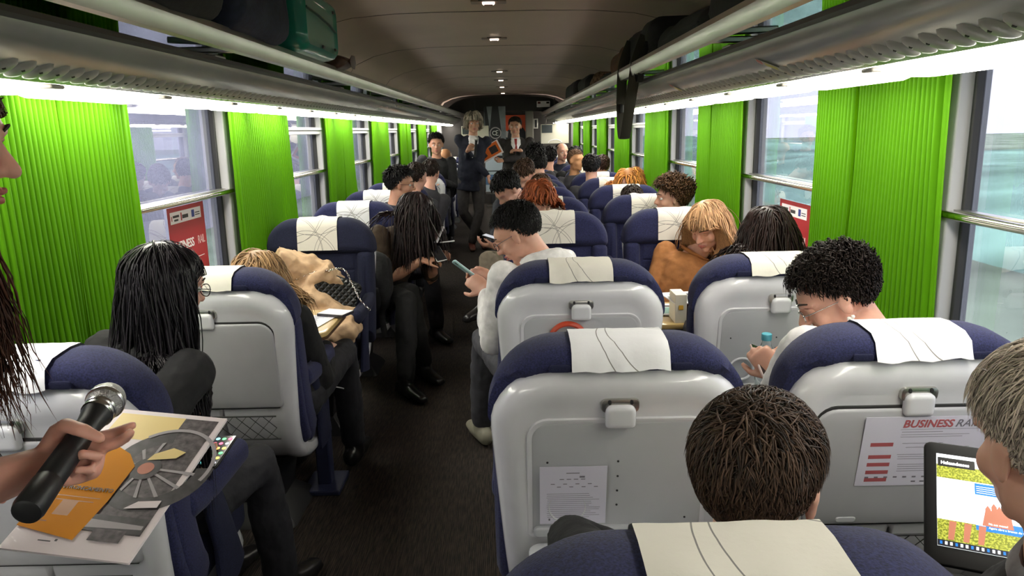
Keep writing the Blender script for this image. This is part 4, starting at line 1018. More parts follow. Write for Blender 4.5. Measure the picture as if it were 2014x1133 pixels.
# ---------------------------------------------------------------- flat printed things
def sheet(name, w, h, M, base, items, mats, parent=None, th=.0008, label=None, cat=None, group=None):
    """thin sheet with printed shapes; items = (polygon points, material index); M = frame"""
    mb = MB(); mb.box((w/2, h/2, -th/2), (w, h, th), 0)
    for i, (pts, mi) in enumerate(items):
        mb.add([(p[0], p[1], .00025+.000015*i) for p in pts], [tuple(range(len(pts)))], mi)
    o = mb.build(name, [base]+mats, parent)
    o.data.materials[0] = base
    o.matrix_world = M
    if label: tag(o, label, cat, group)
    return o
def rc(x, y, w, h): return [(x, y), (x+w, y), (x+w, y+h), (x, y+h)]
def ringp(cx, cy, r0, r1, a0=0, a1=2*PI, n=28):
    A = np.linspace(a0, a1, n); out = []
    for i in range(n-1):
        out.append([(cx+r0*math.cos(A[i]), cy+r0*math.sin(A[i])), (cx+r1*math.cos(A[i]), cy+r1*math.sin(A[i])), (cx+r1*math.cos(A[i+1]), cy+r1*math.sin(A[i+1])), (cx+r0*math.cos(A[i+1]), cy+r0*math.sin(A[i+1]))])
    return out
def textlines(x, y, w, n, dy, h, rnd, mi):
    return [(rc(x+(rnd.random()*.02*w), y-k*dy, w*(.75+.25*rnd.random()), h), mi) for k in range(n)]
posred = mat('poster_red', (.36, .018, .03), .45); lav = mat('poster_pale', (.62, .60, .66), .5)
for s, Y_, z0, lb in ((-1, 3.05, .82, 'red and white printed poster on the left window beside the black-haired head'), (1, 3.61, .76, 'red and white printed poster on the right window behind the dark bob')):
    X = (0, 1, 0) if s < 0 else (0, -1, 0); x_ = mir(s, HW+.036); M = frame(Vector((x_, Y_, z0)), X, (0, 0, 1)); w, h = .37, .39
    rn = random.Random(5); it = [(rc(.0, .085, w, h-.085), 1), (rc(.025, .32, w-.06, .05), 2)]
    it += [([(.0, .085), (w, .085), (w, .135)], 1), ([(0, .085), (w*.75, .085), (0, .045)], 1)]
    it += [(rc(.035, .333, .008, .02), 1), (rc(.05, .345, .06, .010), 3), (rc(.06, .330, .04, .008), 3), (rc(.125, .328, .012, .034), 1), (rc(.14, .335, .06, .016), 3), (rc(.235, .330, .030, .032), 4), (rc(.272, .335, .05, .004), 3), (rc(.272, .345, .05, .004), 3)]
    it += [(rc(.24, .148, .09, .003), 2)]+[(rc(.03+.05*k, .03, .03, .014), 3) for k in range(6)]
    o = sheet('poster', w, h, M, paper, it, [posred, paper, ink, mat('eu_blue', (.02, .04, .25), .5)], label=lb, cat='poster')
    t1 = text_mesh('BUSINESS', .054, white_ink, parent=o, bold=.0009, M=Matrix.Translation((.022, .205, .001)), shear=0, space=.92)
    t2 = text_mesh('RAIL', .054, mat('thin_white', (.7, .5, .5), .5), parent=o, M=Matrix.Translation((.272, .205, .001)), space=.85); t2.scale = (.8, 1, 1)
    text_mesh('VIAGEM EXCLUSIVA', .026, white_ink, parent=o, M=Matrix.Translation((.04, .142, .001)), space=.85)
# programme sheet on the closed tray of the right window seat
bp_ = onback(.262); sx_, sy_ = XB, 1.62
def seatframe(sx_, sy_, x, v, d=-.012):
    f = onback(v); o = f(x, 0, d)+Vector((sx_, sy_, 0)); Y = (f(x, .1, d)-f(x, -.1, d)).normalized()
    return frame(o, (1, 0, 0), Y)
M = seatframe(sx_, sy_, -.115, .315); rn = random.Random(9)
it = [(rc(.02, .108-.021*k-(.012 if k else 0), .052, .010), 1) for k in range(5)]
it += textlines(.085, .145, .11, 1, .01, .0012, rn, 2)+textlines(.085, .138, .16, 2, .006, .0010, rn, 2)+textlines(.09, .115, .12, 1, .006, .001, rn, 2)+textlines(.10, .104, .16, 1, .007, .001, rn, 2)+textlines(.085, .085, .17, 3, .006, .001, rn, 2)+textlines(.09, .058, .14, 4, .006, .001, rn, 2)
it += [(rc(.082, .152, .185, .0008), 2)]+[(rc(.02+.022*k, .022, .009, .004), 2) for k in range(10)]+[(rc(.13+.02*k, .009, .010, .004), 2) for k in range(5)]
o = sheet('programme_sheet', .29, .185, M, mat('lilac_paper', (.66, .64, .74), .6), it, [mat('dusty_red', (.42, .10, .11), .6), mat('faint_ink', (.18, .17, .20), .6)], label='printed programme sheet with red heading bars taped to the right window seat back', cat='paper')
text_mesh('BUSINESS', .027, mat('dusty_red', (.42, .10, .11), .6), parent=o, bold=.0006, shear=.2, M=Matrix.Translation((.085, .158, .0006)))
t = text_mesh('RAIL', .027, mat('faint_ink', (.18, .17, .20), .6), parent=o, shear=.3, M=Matrix.Translation((.203, .158, .0006)))
M = seatframe(XA, 1.585, -.178, .385, -.011); rn = random.Random(4)
it = textlines(.015, .085, .125, 13, .0055, .0010, rn, 1)+[(rc(.025+.014*k, .112-.008*(k % 2), .009, .002), 1) for k in range(8)]+[(rc(.045+.016*k, .125, .010, .002), 1) for k in range(4)]+[(rc(.09, .130, .012, .005), 1), (rc(.02, .010, .004, .006), 1), (rc(.06, .142, .03, .002), 1)]
sheet('printed_page', .152, .160, M, mat('lilac_paper', (.66, .64, .74), .6), it, [mat('faint_ink', (.18, .17, .20), .6)], label='small printed page in the tray recess of the white aisle seat back', cat='paper')

# ---------------------------------------------------------------- magazine and microphone
TLc, TRc, BRc, BLc = Vector((-.657, 1.25, 1.009)), Vector((-.465, 1.22, 1.009)), Vector((-.556, .95, .900)), Vector((-.747, .97, .924))
Xd = ((TRc-TLc)+(BRc-BLc)).normalized(); Yd = ((TLc-BLc)+(TRc-BRc)).normalized(); w, h = .203, .305
M = frame(BLc-Xd*.004, Xd, Yd)
orange = mat('magazine_orange', (.66, .25, .004), .6, spec=.15); photo_g = mat('print_grey', (.085, .07, .073), .35, coat=.3, noise=(90, .7)); print_d = mat('print_dark', (.045, .04, .042), .35, coat=.3, noise=(60, .5)); pl = mat('print_light', (.36, .33, .34), .35, coat=.3); pinkw = mat('magazine_white', (.80, .72, .72), .3, coat=.4)
it = [(rc(.085, .045, .108, .25), 2), (rc(.012, .235, .12, .06), 5)]
wc = (.150, .175)
it += [(q, 3) for q in ringp(wc[0], wc[1], .060, .088, PI*.55, PI*2.05)]+[(q, 4) for q in ringp(wc[0]-.0, wc[1]+.01, .077, .0835, PI*-.1, PI*.75)]
for k in range(9):
    a = PI*.62+k*PI*.17; c_, s_ = math.cos(a), math.sin(a); p0 = (wc[0]-.02+.014*c_, wc[1]+.014*s_); p1 = (wc[0]+.062*c_, wc[1]+.062*s_)
    it.append(([(p0[0]-s_*.002, p0[1]+c_*.002), (p1[0]-s_*.003, p1[1]+c_*.003), (p1[0]+s_*.003, p1[1]-c_*.003), (p0[0]+s_*.002, p0[1]-c_*.002)], 4))
it += [(q, 3) for q in ringp(wc[0]-.022, wc[1]-.002, .0, .024)]+[(q, 6) for q in ringp(wc[0]-.022, wc[1]-.002, .0, .013)]
it += [([(.12, .19), (.165, .20), (.175, .215), (.15, .222), (.125, .205)], 5), (rc(.085, .045, .108, .03), 3), ([(.10, .05), (.19, .055), (.19, .062), (.10, .066)], 4), ([(.14, .09), (.19, .098), (.19, .112), (.155, .106)], 7), (rc(.12, .028, .05, .022), 2)]
it += [([(.0, .04), (.10, .025), (.108, .10), (.108, .175), (.085, .20), (.012, .235), (0, .24)], 1), (rc(.038, .066, .026, .030), 8)]
rn = random.Random(2); it += [(rc(.022, .102, .072, .0018), 8), (rc(.026, .094, .062, .0018), 8), (rc(.025, .052, .014, .0025), 8), (rc(.05, .0180, .02, .002), 3), (rc(.075, .020, .004, .004), 3)]
mag = sheet('magazine', w, h, M, pinkw, it, [orange, photo_g, print_d, pl, mat('print_cream', (.80, .62, .24), .35, coat=.3), mat('print_rust', (.50, .17, .10), .35, coat=.3), pinkw, mat('print_olive', (.38, .15, .02), .4)], th=.004, label='magazine with an orange panel and a steam locomotive wheel, held below the microphone', cat='magazine')
tt_ = text_mesh('ENTRONCAMENTO', .0105, mat('print_dark', (.045, .04, .042), .35), parent=mag, M=Matrix.Translation((.012, .116, .0032)))
A = at(50, 1010, .79); Bm = at(192, 812, 1.0); ax = (Bm-A).normalized()
mic = empty('microphone', A, 'black handheld wireless microphone with a silver mesh head in the hand at lower left', 'microphone')
mk = blackpl; L_ = (Bm-A).length
def lathe(mb, prof, ax, n=24, mi=0, org=Vector((0, 0, 0))):
    u = ax.orthogonal().normalized(); w_ = ax.cross(u)
    return mb.rings([[org+ax*t+(u*math.cos(a)+w_*math.sin(a))*r for a in [2*PI*k/n for k in range(n)]] for t, r in prof], mi)
mb = MB(); lathe(mb, [(0, .012), (.002, .0165), (.010, .0185), (.055, .0175), (.057, .0165), (.060, .0165), (.062, .0170), (L_-.03, .0165), (L_-.012, .019), (L_-.004, .0205)], ax); mb.build('handle', mk, mic, angle=30)
u = ax.orthogonal().normalized()
mb = MB(); lathe(mb, [(L_-.006, .0195), (L_-.003, .022), (L_+.002, .022), (L_+.004, .0195), (L_+.006, .022), (L_+.010, .0225)], ax); mb.build('collar_ring', mat('steel_ring', (.55, .54, .53), .25, 1), mic, angle=30)
gm_ = mat('mic_grille', (.45, .44, .43), .35, .9)
nt = gm_.node_tree; N = nt.nodes; Lk = nt.links; vt = N.new('ShaderNodeTexVoronoi'); vt.inputs['Scale'].default_value = 520; tcn = N.new('ShaderNodeTexCoord'); Lk.new(tcn.outputs['Object'], vt.inputs['Vector']); bpn = N.new('ShaderNodeBump'); bpn.inputs['Strength'].default_value = 1; bpn.inputs['Distance'].default_value = .0015; bpn.invert = True; Lk.new(vt.outputs[0], bpn.inputs['Height']); Lk.new(bpn.outputs[0], N['Principled BSDF'].inputs['Normal'])
mb = MB(); g0 = L_+.010; lathe(mb, [(g0, .0215), (g0+.010, .0245), (g0+.020, .0262), (g0+.030, .0255), (g0+.040, .021), (g0+.047, .013), (g0+.050, .004)], ax); mb.build('grille', gm_, mic)
mb = MB(); lathe(mb, [(g0+.014, .0262), (g0+.016, .0272), (g0+.020, .0272), (g0+.022, .0262)], ax); mb.build('grille_band', mat('steel_ring', (.55, .54, .53), .25, 1), mic)
# far microphone and booklet
c = Vector((-.40, 9.06, 1.33)); mb = MB(); m2 = empty('microphone', c, 'small silver-topped microphone held up by the grey-haired standing man', 'microphone')
d_ = Vector((.12, -.1, .9)).normalized(); lathe(mb, [(-.14, .014), (.04, .016), (.06, .02)], d_, 12); mb.build('handle', blackpl, m2); mb = MB(); mb.ball(d_*.08, .026, 10); mb.build('grille', gm_, m2)
M = frame(at(950, 322, 9.5), at(993, 298, 9.5)-at(950, 322, 9.5), (-.25, .5, 1))
sheet('magazine', .30, .20, M, pinkw, [(rc(.01, .02, .27, .17), 1), (rc(.15, .05, .10, .10), 2), ([(.03, .04), (.10, .06), (.09, .12), (.04, .10)], 2)], [mat('booklet_orange', (.72, .16, .03), .4), print_d], th=.006, label='orange and white magazine held by the standing man in the dark suit', cat='magazine')

# ---------------------------------------------------------------- phones, laptop, bottle
def phone(c, X, Y, w, h, body, screen, label, emis=None, icons=False, flip=False):
    o_ = Vector(c)-Vector(X).normalized()*w/2-Vector(Y).normalized()*h/2
    e = empty('smartphone', (0, 0, 0), label, 'phone'); e.matrix_world = frame(o_, X, Y)
    mb = MB(); panel(mb, w, h, .009, .009, pillow(.008, .003, 3), xyz((w/2, h/2, -.0045)), n=4, m=2); mb.build('case', body, e)
    mb = MB(); mb.box((w/2, h/2, .0), (w*.92, h*.94 if not icons else h*.96, .0012)); s_ = mb.build('screen', screen, e)
    if icons:
        cols = [(.1, .5, .9), (.1, .7, .2), (.9, .9, .9), (.9, .4, .1), (.8, .1, .2), (.9, .7, .1), (.3, .3, .35), (.2, .8, .8)]; rn = random.Random(6)
        for i in range(4):
            for j in range(6):
                k = rn.randrange(8); q = MB(); panel(q, w*.15, w*.15, .003, .003, [(0, 0), (0, .0006)], xyz((w*(.16+.225*i), h*(.12+.15*j), .0007)), n=3, m=1)
                q.build('app_icon', mat('icon_%d' % k, cols[k], .4, emis=(cols[k], 1.2)), s_)
    if flip: mb = MB(); panel(mb, .012, .02, .005, .005, [(0, 0), (0, -.001)], xyz((.012, h-.018, -.0085)), n=3, m=1); mb.ball((.012, h-.014, -.010), (.003, .003, .001), 6, 1); mb.build('camera_bump', [blackpl, chrome], e)
    return e
scr_d = mat('dark_screen', (.02, .02, .025), .08, spec=.8)
phone(at(917, 530, 3.12), (-.217, .957, -.273), Vector((-.78, .0, .62)), .068, .135, mat('pale_blue_case', (.35, .55, .55), .4), mat('lit_screen', (.5, .5, .55), .2, emis=((.7, .75, .8), .4)), 'pale blue-cased phone in the hands of the person in the cream hooded jacket', flip=True)
phone((-.80, 1.83, .685), (1, -.05, .0), (.05, 1, .18), .075, .145, blackpl, scr_d, 'black phone showing coloured app icons, held above the lower left armrest', icons=True)
phone(at(862, 498, 4.45), (.8, .4, .1), (-.4, .7, .5), .068, .14, mat('white_phone', (.7, .7, .7), .3), scr_d, 'white-edged phone under the hands of the brown-jacketed person')
phone(at(1500, 712, 2.14), (.75, .25, -.35), (-.2, .75, .55), .07, .14, mat('rose_case', (.6, .45, .42), .3), scr_d, 'phone held by the person with short curly dark hair')
phone(at(970, 467, 4.75), (.3, .9, .0), (-.9, .2, .25), .07, .14, blackpl, mat('lit_screen', (.5, .5, .55), .2, emis=((.7, .75, .8), .8)), 'phone held out over the aisle by the dark-sleeved hand')
# laptop
BLl, TLl = at(1818, 1104, 1.03), at(1836, 868, 1.17); Yl = (TLl-BLl); hL = Yl.length; Xl = (at(2200, 1178, .93)-BLl).normalized()
lap = empty('laptop', (0, 0, 0), 'open black laptop showing a web page, at the lower right edge', 'laptop'); Ml = frame(BLl, Xl, Yl); lap.matrix_world = Ml
wL = .335; mb = MB(); panel(mb, wL, hL, .012, .012, pillow(.008, .003, 3), xyz((wL/2, hL/2, -.005)), n=4, m=2); lap_b = mat('laptop_black', (.005, .005, .006), .5, spec=.25); lid = mb.build('lid', lap_b, lap)
em = lambda n, c, e=1.0: mat(n, c, .3, emis=(c, e))
grassm = em('screen_grass', (.22, .25, .02), .9)
nt = grassm.node_tree; N = nt.nodes; Lk = nt.links; nz = N.new('ShaderNodeTexNoise'); nz.inputs['Scale'].default_value = 320; tcn = N.new('ShaderNodeTexCoord'); Lk.new(tcn.outputs['Object'], nz.inputs['Vector']); r_ = N.new('ShaderNodeValToRGB'); r_.color_ramp.elements[0].position = .42; r_.color_ramp.elements[1].position = .6; r_.color_ramp.elements[0].color = (.035, .05, .005, 1); r_.color_ramp.elements[1].color = (.42, .42, .06, 1); Lk.new(nz.outputs[0], r_.inputs[0]); Lk.new(r_.outputs[0], N['Principled BSDF'].inputs['Emission Color'])
sw_, sh_ = wL-.036, hL-.052; KX = .56; it = [(rc(0, 0, sw_, sh_*.28), 2), (rc(0, sh_*.73, sw_, sh_*.15), 2), (rc(.003, sh_*.86, .095, .016), 5), (rc(.006, sh_*.88, .06, .003), 5)]
it += [(rc(.095, sh_*.25, .13, sh_*.44), 4), (rc(.095, sh_*.60, .13, sh_*.12), 3), (rc(.095, sh_*.225, .20, sh_*.05), 3), (rc(.118, sh_*.24, .11, sh_*.09), 3)]
for k in range(4): it.append((rc(.099, sh_*(.685-.022*k), .085, .0009), 1))
for k, (a_, b2_) in enumerate(((.125, .46), (.140, .49), (.153, .47), (.164, .44), (.174, .41))):
    hh = sh_*b2_; it.append(([(a_-.006, sh_*.30), (a_+.008, sh_*.30), (a_+.007, hh), (a_, hh+.006), (a_-.006, hh)], 6))
it.append(([(.11, sh_*.28), (.185, sh_*.28), (.18, sh_*.40), (.12, sh_*.46)], 6))
for a_ in (.018, .055, .090): it.append(([(a_+.008, .012), (a_+.022, .012), (a_+.030, sh_*.27), (a_+.012, sh_*.27)], 6))
it += [(rc(0, 0, sw_, .010), 7)]+[(rc(.006+.0125*k, .003, .006, .005), 1 if k % 3 else 3) for k in range(18)]
it = [([(p[0]*KX if p[0] < sw_*.99 else p[0], p[1]) for p in pts], mi) for pts, mi in it]
pg = sheet('screen', sw_, sh_, Matrix.Identity(4), em('screen_white', (.85, .9, .95), 1.1), it, [em('screen_white2', (.9, .92, .95), 1), grassm, em('screen_blue', (.01, .12, .42), 1), em('screen_sky', (.5, .65, .75), 1), em('screen_black', (.02, .02, .02), .2), em('screen_skin', (.36, .13, .08), .7), em('screen_bar', (.01, .012, .02), .5)], parent=lap)
pg.matrix_world = Ml @ Matrix.Translation((.018, .030, .0002))
text_mesh('Helcandcases', .0075, em('screen_white2', (.9, .92, .95), 1), parent=pg, bold=.0003, M=Matrix.Translation((.006, sh_*.885, .0012)))
text_mesh('Na sua massa!', .0045, em('screen_white2', (.9, .92, .95), 1), parent=pg, M=Matrix.Translation((.070, sh_*.295, .0012)))
text_mesh('Agora abre a branco de vento.', .0045, em('screen_white2', (.9, .92, .95), 1), parent=pg, M=Matrix.Translation((.070, sh_*.255, .0012)))
# keyboard half, lying level below the lid
kb = MB(); Yk = Vector((0, -1, -.08)); Mk = frame(BLl-Xl*0, Xl, -Yk)
panel(kb, wL, .22, .012, .012, pillow(.012, .003, 3), lambda x, y, d: Mk @ Vector((x+wL/2, -.115+y, d-.012)), n=4, m=2)
kb.build('base', lap_b, lap).matrix_world = Matrix.Identity(4)
kb = MB()
for r0 in range(5):
    for c0_ in range(13): kb.box(Mk @ Vector((.03+.0215*c0_, -.035-.019*r0, -.004)), (.016, .014, .003), 0, Mk.to_3x3())
kb.build('keys', mat('key_black', (.02, .02, .022), .5), lap).matrix_world = Matrix.Identity(4)
# water bottle on the open tray
bx, by, bz = .835, 2.345, .575; bt = empty('water_bottle', (bx, by, bz), 'clear plastic water bottle with a light blue cap at the right window seat back', 'bottle'); bt.scale = (1.08, 1.08, 1.10)
wat = mat('clear_pet', (.86, .93, .95), .05, trans=.95, ior=1.25)
mb = MB(); pr_ = [(0, .022), (.003, .028), (.02, .030)]+[(.02+.012*k, .030-.0018*(k % 2)) for k in range(1, 10)]+[(.145, .030), (.165, .028), (.19, .018), (.205, .0125), (.212, .0125)]
lathe(mb, pr_, Vector((0, 0, 1))); mb.build('bottle_body', wat, bt)
mb = MB(); lathe(mb, [(.211, .0145), (.213, .0155), (.230, .0155), (.232, .013)], Vector((0, 0, 1))); mb.build('cap', mat('blue_cap', (.12, .48, .60), .4), bt, angle=30)
mb = MB(); c0 = onback(.165); mb.tube([c0(-.045+.058*math.cos(a), -.02+.056*math.sin(a), -.012) for a in np.linspace(-.3, PI+.3, 25)], [(.010, .007)]*25, 8)
rr_ = mb.build('bag_handle', mat('red_rubber', (.50, .055, .02), .45), None, loc=(XA, 2.48, 0)); tag(rr_, 'curved red-orange handle against the back of the second white aisle seat', 'handle')

# ---------------------------------------------------------------- tables
ywood = mat('yellow_table_laminate', (.60, .42, .17), .35, noise=(6, .12), coat=.3)
tb = empty('folding_table', (-1.06, 3.10, 0), 'yellow wood-topped table between the facing left seats', 'table')
mb = MB(); panel(mb, .60, .43, .05, .05, pillow(.022, .004, 2), lambda x, y, d: Vector((x-.0, y, d+.698)), n=6, m=3); mb.build('tabletop', ywood, tb)
mb = MB(); panel(mb, .604, .434, .052, .052, [(.0, .680), (.0, .692)], lambda x, y, d: Vector((x, y, d)), n=6, m=3); mb.build('edge_band', mat('brown_edging', (.09, .045, .02), .5), tb)
MB().box((.235, -.12, .345), (.06, .07, .68)).build('post', mat('navy_post', (.02, .024, .06), .5), tb, bevel=.008)
MB().box((.235, -.12, .012), (.16, .20, .022)).build('foot_plate', mat('navy_post', (.02, .024, .06), .5), tb, bevel=.006)
tb2 = empty('folding_table', (.82, 3.28, 0), 'dark-edged table between the facing right seats under magazines', 'table')
mb = MB(); panel(mb, .86, .42, .05, .05, pillow(.022, .004, 2), lambda x, y, d: Vector((x, y, d+.66)), n=6, m=3); mb.build('tabletop', ywood, tb2)
MB().box((-.2, 0, .325), (.05, .06, .65)).build('post', mat('navy_post', (.02, .024, .06), .5), tb2, bevel=.008)
MB().box((-.2, 0, .012), (.16, .20, .022)).build('foot_plate', mat('navy_post', (.02, .024, .06), .5), tb2, bevel=.006)
zt = .710
phone((-.93, 3.09, zt+.014), (.9, -.42, 0), (.42, .9, 0), .070, .14, mat('silver_phone', (.6, .6, .62), .3, .6), scr_d, 'phone lying screen up on papers on the yellow table')
rn = random.Random(8)
M = Matrix.Translation((-1.02, 3.02, zt+.003)) @ Matrix.Rotation(-.2, 4, 'Z')
sheet('leaflet', .21, .20, M, paper, textlines(.02, .17, .16, 9, .016, .004, rn, 1), [mat('leaflet_blue', (.12, .16, .30), .5)], th=.002, label='blue-printed leaflet under the phone on the yellow table', cat='paper')
M = Matrix.Translation((-.86, 3.17, zt+.003)) @ Matrix.Rotation(-.35, 4, 'Z')
nb = MB(); nb.box((.06, .05, .006), (.13, .095, .012), 0); nb.box((.06, .05, .0128), (.125, .09, .0015), 1); o = nb.build('notebook', [print_d, paper], None, bevel=.001); o.matrix_world = M; tag(o, 'white-topped small notebook at the aisle corner of the yellow table', 'notebook')
# things on the right table
o = MB().box((.725, 3.15, .733), (.05, .12, .125)).box((.725, 3.088, .74), (.02, .003, .02), 1).build('carton', [mat('cream_card', (.70, .66, .56), .6), mat('yellow_dot', (.7, .4, .05), .5)], None, bevel=.003); tag(o, 'cream carton with a yellow spot on the right table', 'box')
mb = MB(); mb.box((.80, 3.14, .712), (.08, .12, .08)); o = mb.build('wooden_box', mat('red_wood', (.22, .035, .02), .4, noise=(22, .5), coat=.4), None, bevel=.004); tag(o, 'glossy reddish-brown box on the right table', 'box')
for k, (y_, z_, a_, cc) in enumerate(((3.17, .758, .3, 'grey-green'), (3.30, .679, -.3, 'mint'))):
    M = Matrix.Translation((.70 if k == 0 else .60, y_-.08, z_)) @ Matrix.Rotation(a_*.4, 4, 'Z')
    sheet('magazine', .18, .22, M, paper, [(rc(.01, .02, .16, .12), 1), (rc(.03, .15, .10, .03), 2)], [mat('mag_%s' % cc, (.25, .30, .26) if k == 0 else (.15, .42, .36), .4), ink], th=.004, label='%s printed magazine lying on the right table' % cc, cat='magazine')

# ---------------------------------------------------------------- coat, handbag, backpack on the left seats
beige = cloth('beige_trench', (.50, .34, .20)); mb = MB()
R3 = lambda ax_, a_: Matrix.Rotation(a_, 3, ax_)
mb.box((-1.10, 3.72, .80), (.26, .13, .19), 0, R3('Y', .5) @ R3('Z', .4)).box((-.99, 3.69, .74), (.26, .10, .14), 0, R3('Y', -.6) @ R3('X', .3)).box((-1.02, 3.74, .86), (.17, .09, .05), 0, R3('Y', .35)).box((-1.0, 3.60, .58), (.44, .22, .14), 0, R3('Y', .1)).box((-.86, 3.50, .54), (.20, .16, .09), 0, R3('Y', -.4))
mb.tube([(-1.2, 3.66, .64), (-1.0, 3.62, .70), (-.88, 3.60, .62), (-.80, 3.48, .56)], [.05, .06, .05, .04], 8, round_=True)
mb.tube([(-.90, 3.48, .60), (-.84, 3.42, .54), (-.82, 3.40, .47)], [(.03, .012)]*3, 8, round_=True)
o = mb.build('coat', beige, None, remesh=.010, smooth=3); wrinkle(o, .05, .09); tag(o, 'beige trench coat heaped on the empty left seat beyond the yellow table', 'coat')
hb = empty('handbag', (-.90, 3.68, .62), 'black quilted handbag with a silver chain leaning on the beige coat', 'bag')
qm = mat('quilted_leather', (.014, .016, .015), .35)
nt = qm.node_tree; N = nt.nodes; Lk = nt.links; tcn = N.new('ShaderNodeTexCoord'); hs = None
for sg in (-1, 1):
    mp = N.new('ShaderNodeMapping'); mp.inputs['Rotation'].default_value = (0, sg*.785, 0); Lk.new(tcn.outputs['Object'], mp.inputs[0]); wv = N.new('ShaderNodeTexWave'); wv.bands_direction = 'X'; wv.inputs['Scale'].default_value = 14; Lk.new(mp.outputs[0], wv.inputs['Vector'])
    if hs is None: hs = wv.outputs['Fac']
    else:
        q = N.new('ShaderNodeMath'); q.operation = 'MINIMUM'; Lk.new(hs, q.inputs[0]); Lk.new(wv.outputs['Fac'], q.inputs[1]); hs = q.outputs[0]
bpn = N.new('ShaderNodeBump'); bpn.inputs['Distance'].default_value = .01; Lk.new(hs, bpn.inputs['Height']); Lk.new(bpn.outputs[0], N['Principled BSDF'].inputs['Normal'])
Rb = R3('Z', .25) @ R3('Y', .45) @ R3('X', -.25)
mb = MB(); panel(mb, .24, .17, .03, .03, pillow(.08, .03, 4), lambda x, y, d: Rb @ Vector((x, d, y))+Vector((0, 0, .09)), n=5, m=4); mb.build('bag_body', qm, hb)
mb = MB(); pc = [Vector((-.30, .0, .20)), Vector((-.20, -.03, .165)), Vector((-.10, -.02, .20)), Vector((-.03, -.05, .21)), Vector((.06, -.05, .22)), Vector((.10, -.06, .15)), Vector((.14, -.08, .07)), Vector((.19, -.10, .02))]
pc = _cat(pc, 6)
for i in range(len(pc)-1):
    d_ = (pc[i+1]-pc[i]); c_ = (pc[i]+pc[i+1])/2; q = d_.normalized().orthogonal() if i % 2 else d_.normalized().cross(d_.normalized().orthogonal())
    mb.tube([c_+d_.normalized()*.009*math.cos(a)+q*.0032*math.sin(a) for a in np.linspace(0, 2*PI, 9)], .0013, 5)
mb.build('chain', mat('silver_chain', (.7, .68, .64), .2, 1), hb)
bpk = empty('backpack', (-.84, 4.28, .44), 'black backpack on the left seat behind the coat seat, straps hanging', 'backpack')
def soft(mb, w, h, t, fn, seed, amp=.012, rt=.05):
    def g(x, y, d):
        p = fn(x, y, d); n_ = mnoise.noise_vector(p*7+Vector((seed*3.1, seed, 0))); return p+n_*amp
    panel(mb, w, h, rt, rt, pillow(t, min(t*.35, .07), 5), g, n=6, m=8)
mb = MB(); soft(mb, .26, .36, .18, lambda x, y, d: Vector((x, d, y+.20)), 2, .02, .09); mb.build('bag_body', blackfab, bpk)
mb = MB()
for q in (-.07, .08): mb.tube(_cat([Vector((q, -.10, .34)), Vector((q+.01, -.16, .25)), Vector((q+.03, -.17, .12)), Vector((q, -.11, .02)), Vector((q+.02, -.13, -.10))], 5), [(.018, .004)]*21, 8, right=(1, 0, 0))
mb.build('strap', blackfab, bpk)
mb = MB(); soft(mb, .18, .14, .05, lambda x, y, d: Vector((x, d-.10, y+.12)), 5, .008, .04); mb.build('pocket', blackfab, bpk)
# notebook and pen of the person in brown
M = frame(at(825, 478, 4.50), (.9, -.3, .1), (.2, .8, .5)); sheet('notebook', .12, .15, M, paper, [(rc(.01, .01, .10, .13), 1)], [mat('tartan_print', (.25, .16, .14), .6, noise=(60, .7))], th=.01, label='open notebook with a checked cover under the long-haired person\'s hands', cat='notebook')
o = MB().tube([at(866, 477, 4.5), at(893, 474, 4.45)], .004, 8, round_=True).build('pen', mat('white_pen', (.8, .8, .8), .3), None); tag(o, 'white pen between the fingers of the brown-jacketed person', 'pen')
# white charging cable
for pts, lb in (([(665, 700, 3.05), (672, 710, 3.0), (670, 725, 2.98), (655, 735, 2.97), (640, 745, 2.98)], 'white cable looping from the yellow table edge'), ([(655, 760, 3.0), (685, 768, 3.15), (698, 790, 3.2), (700, 826, 3.2)], 'white cable curling down to the floor near the yellow table post')):
    o = MB().tube(_cat([at(*p) for p in pts], 8), .003, 6, round_=True).build('charging_cable', mat('white_cable', (.7, .7, .7), .4), None); tag(o, lb, 'cable')

# ---------------------------------------------------------------- luggage on the racks
def bag(name, lb, c, dims, m, seed, rt=.06, amp=.018, parts=None):
    e = empty(name, c, lb, 'bag' if name != 'suitcase' else 'suitcase'); w, d, h = dims
    mb = MB(); soft(mb, d, h, w, lambda x, y, t: Vector((t, x, y+h/2)), seed, amp, rt); mb.build('bag_body', m, e)
    return e
zs = 1.832
teal = mat('teal_shell', (.012, .17, .125), .28, coat=.5, noise=(3, .15))
sc_ = empty('suitcase', (-1.03, 3.50, zs), 'teal hard-shell suitcase on the left luggage rack', 'suitcase')
def shellmap(side):
    def f(x, y, d):
        rib = .004*math.cos(min(abs(y), .10)*60) if abs(x) < .24 else 0
        return Vector((-side*(d)*-1, x, y+.145))
    return f
mb = MB(); panel(mb, .62, .275, .075, .075, [(.055, -.195), (.03, -.205), (.012, -.19), (.002, -.16), (0, -.12), (0, -.02), (.002, -.008)], lambda x, y, d: Vector((-d, x, y+.145)), n=8, m=6, cap1=False); mb.build('shell_front', teal, sc_)
mb = MB(); panel(mb, .62, .275, .075, .075, [(.002, .008), (0, .02), (0, .12), (.01, .18), (.05, .2)], lambda x, y, d: Vector((-d, x, y+.145)), n=8, m=6, cap0=False); mb.build('shell_back', teal, sc_)
mb = MB(); panel(mb, .612, .267, .07, .07, [(0, -.009), (0, .009)], lambda x, y, d: Vector((-d, x, y+.145)), n=8, m=6); mb.build('zip_band', blackpl, sc_)
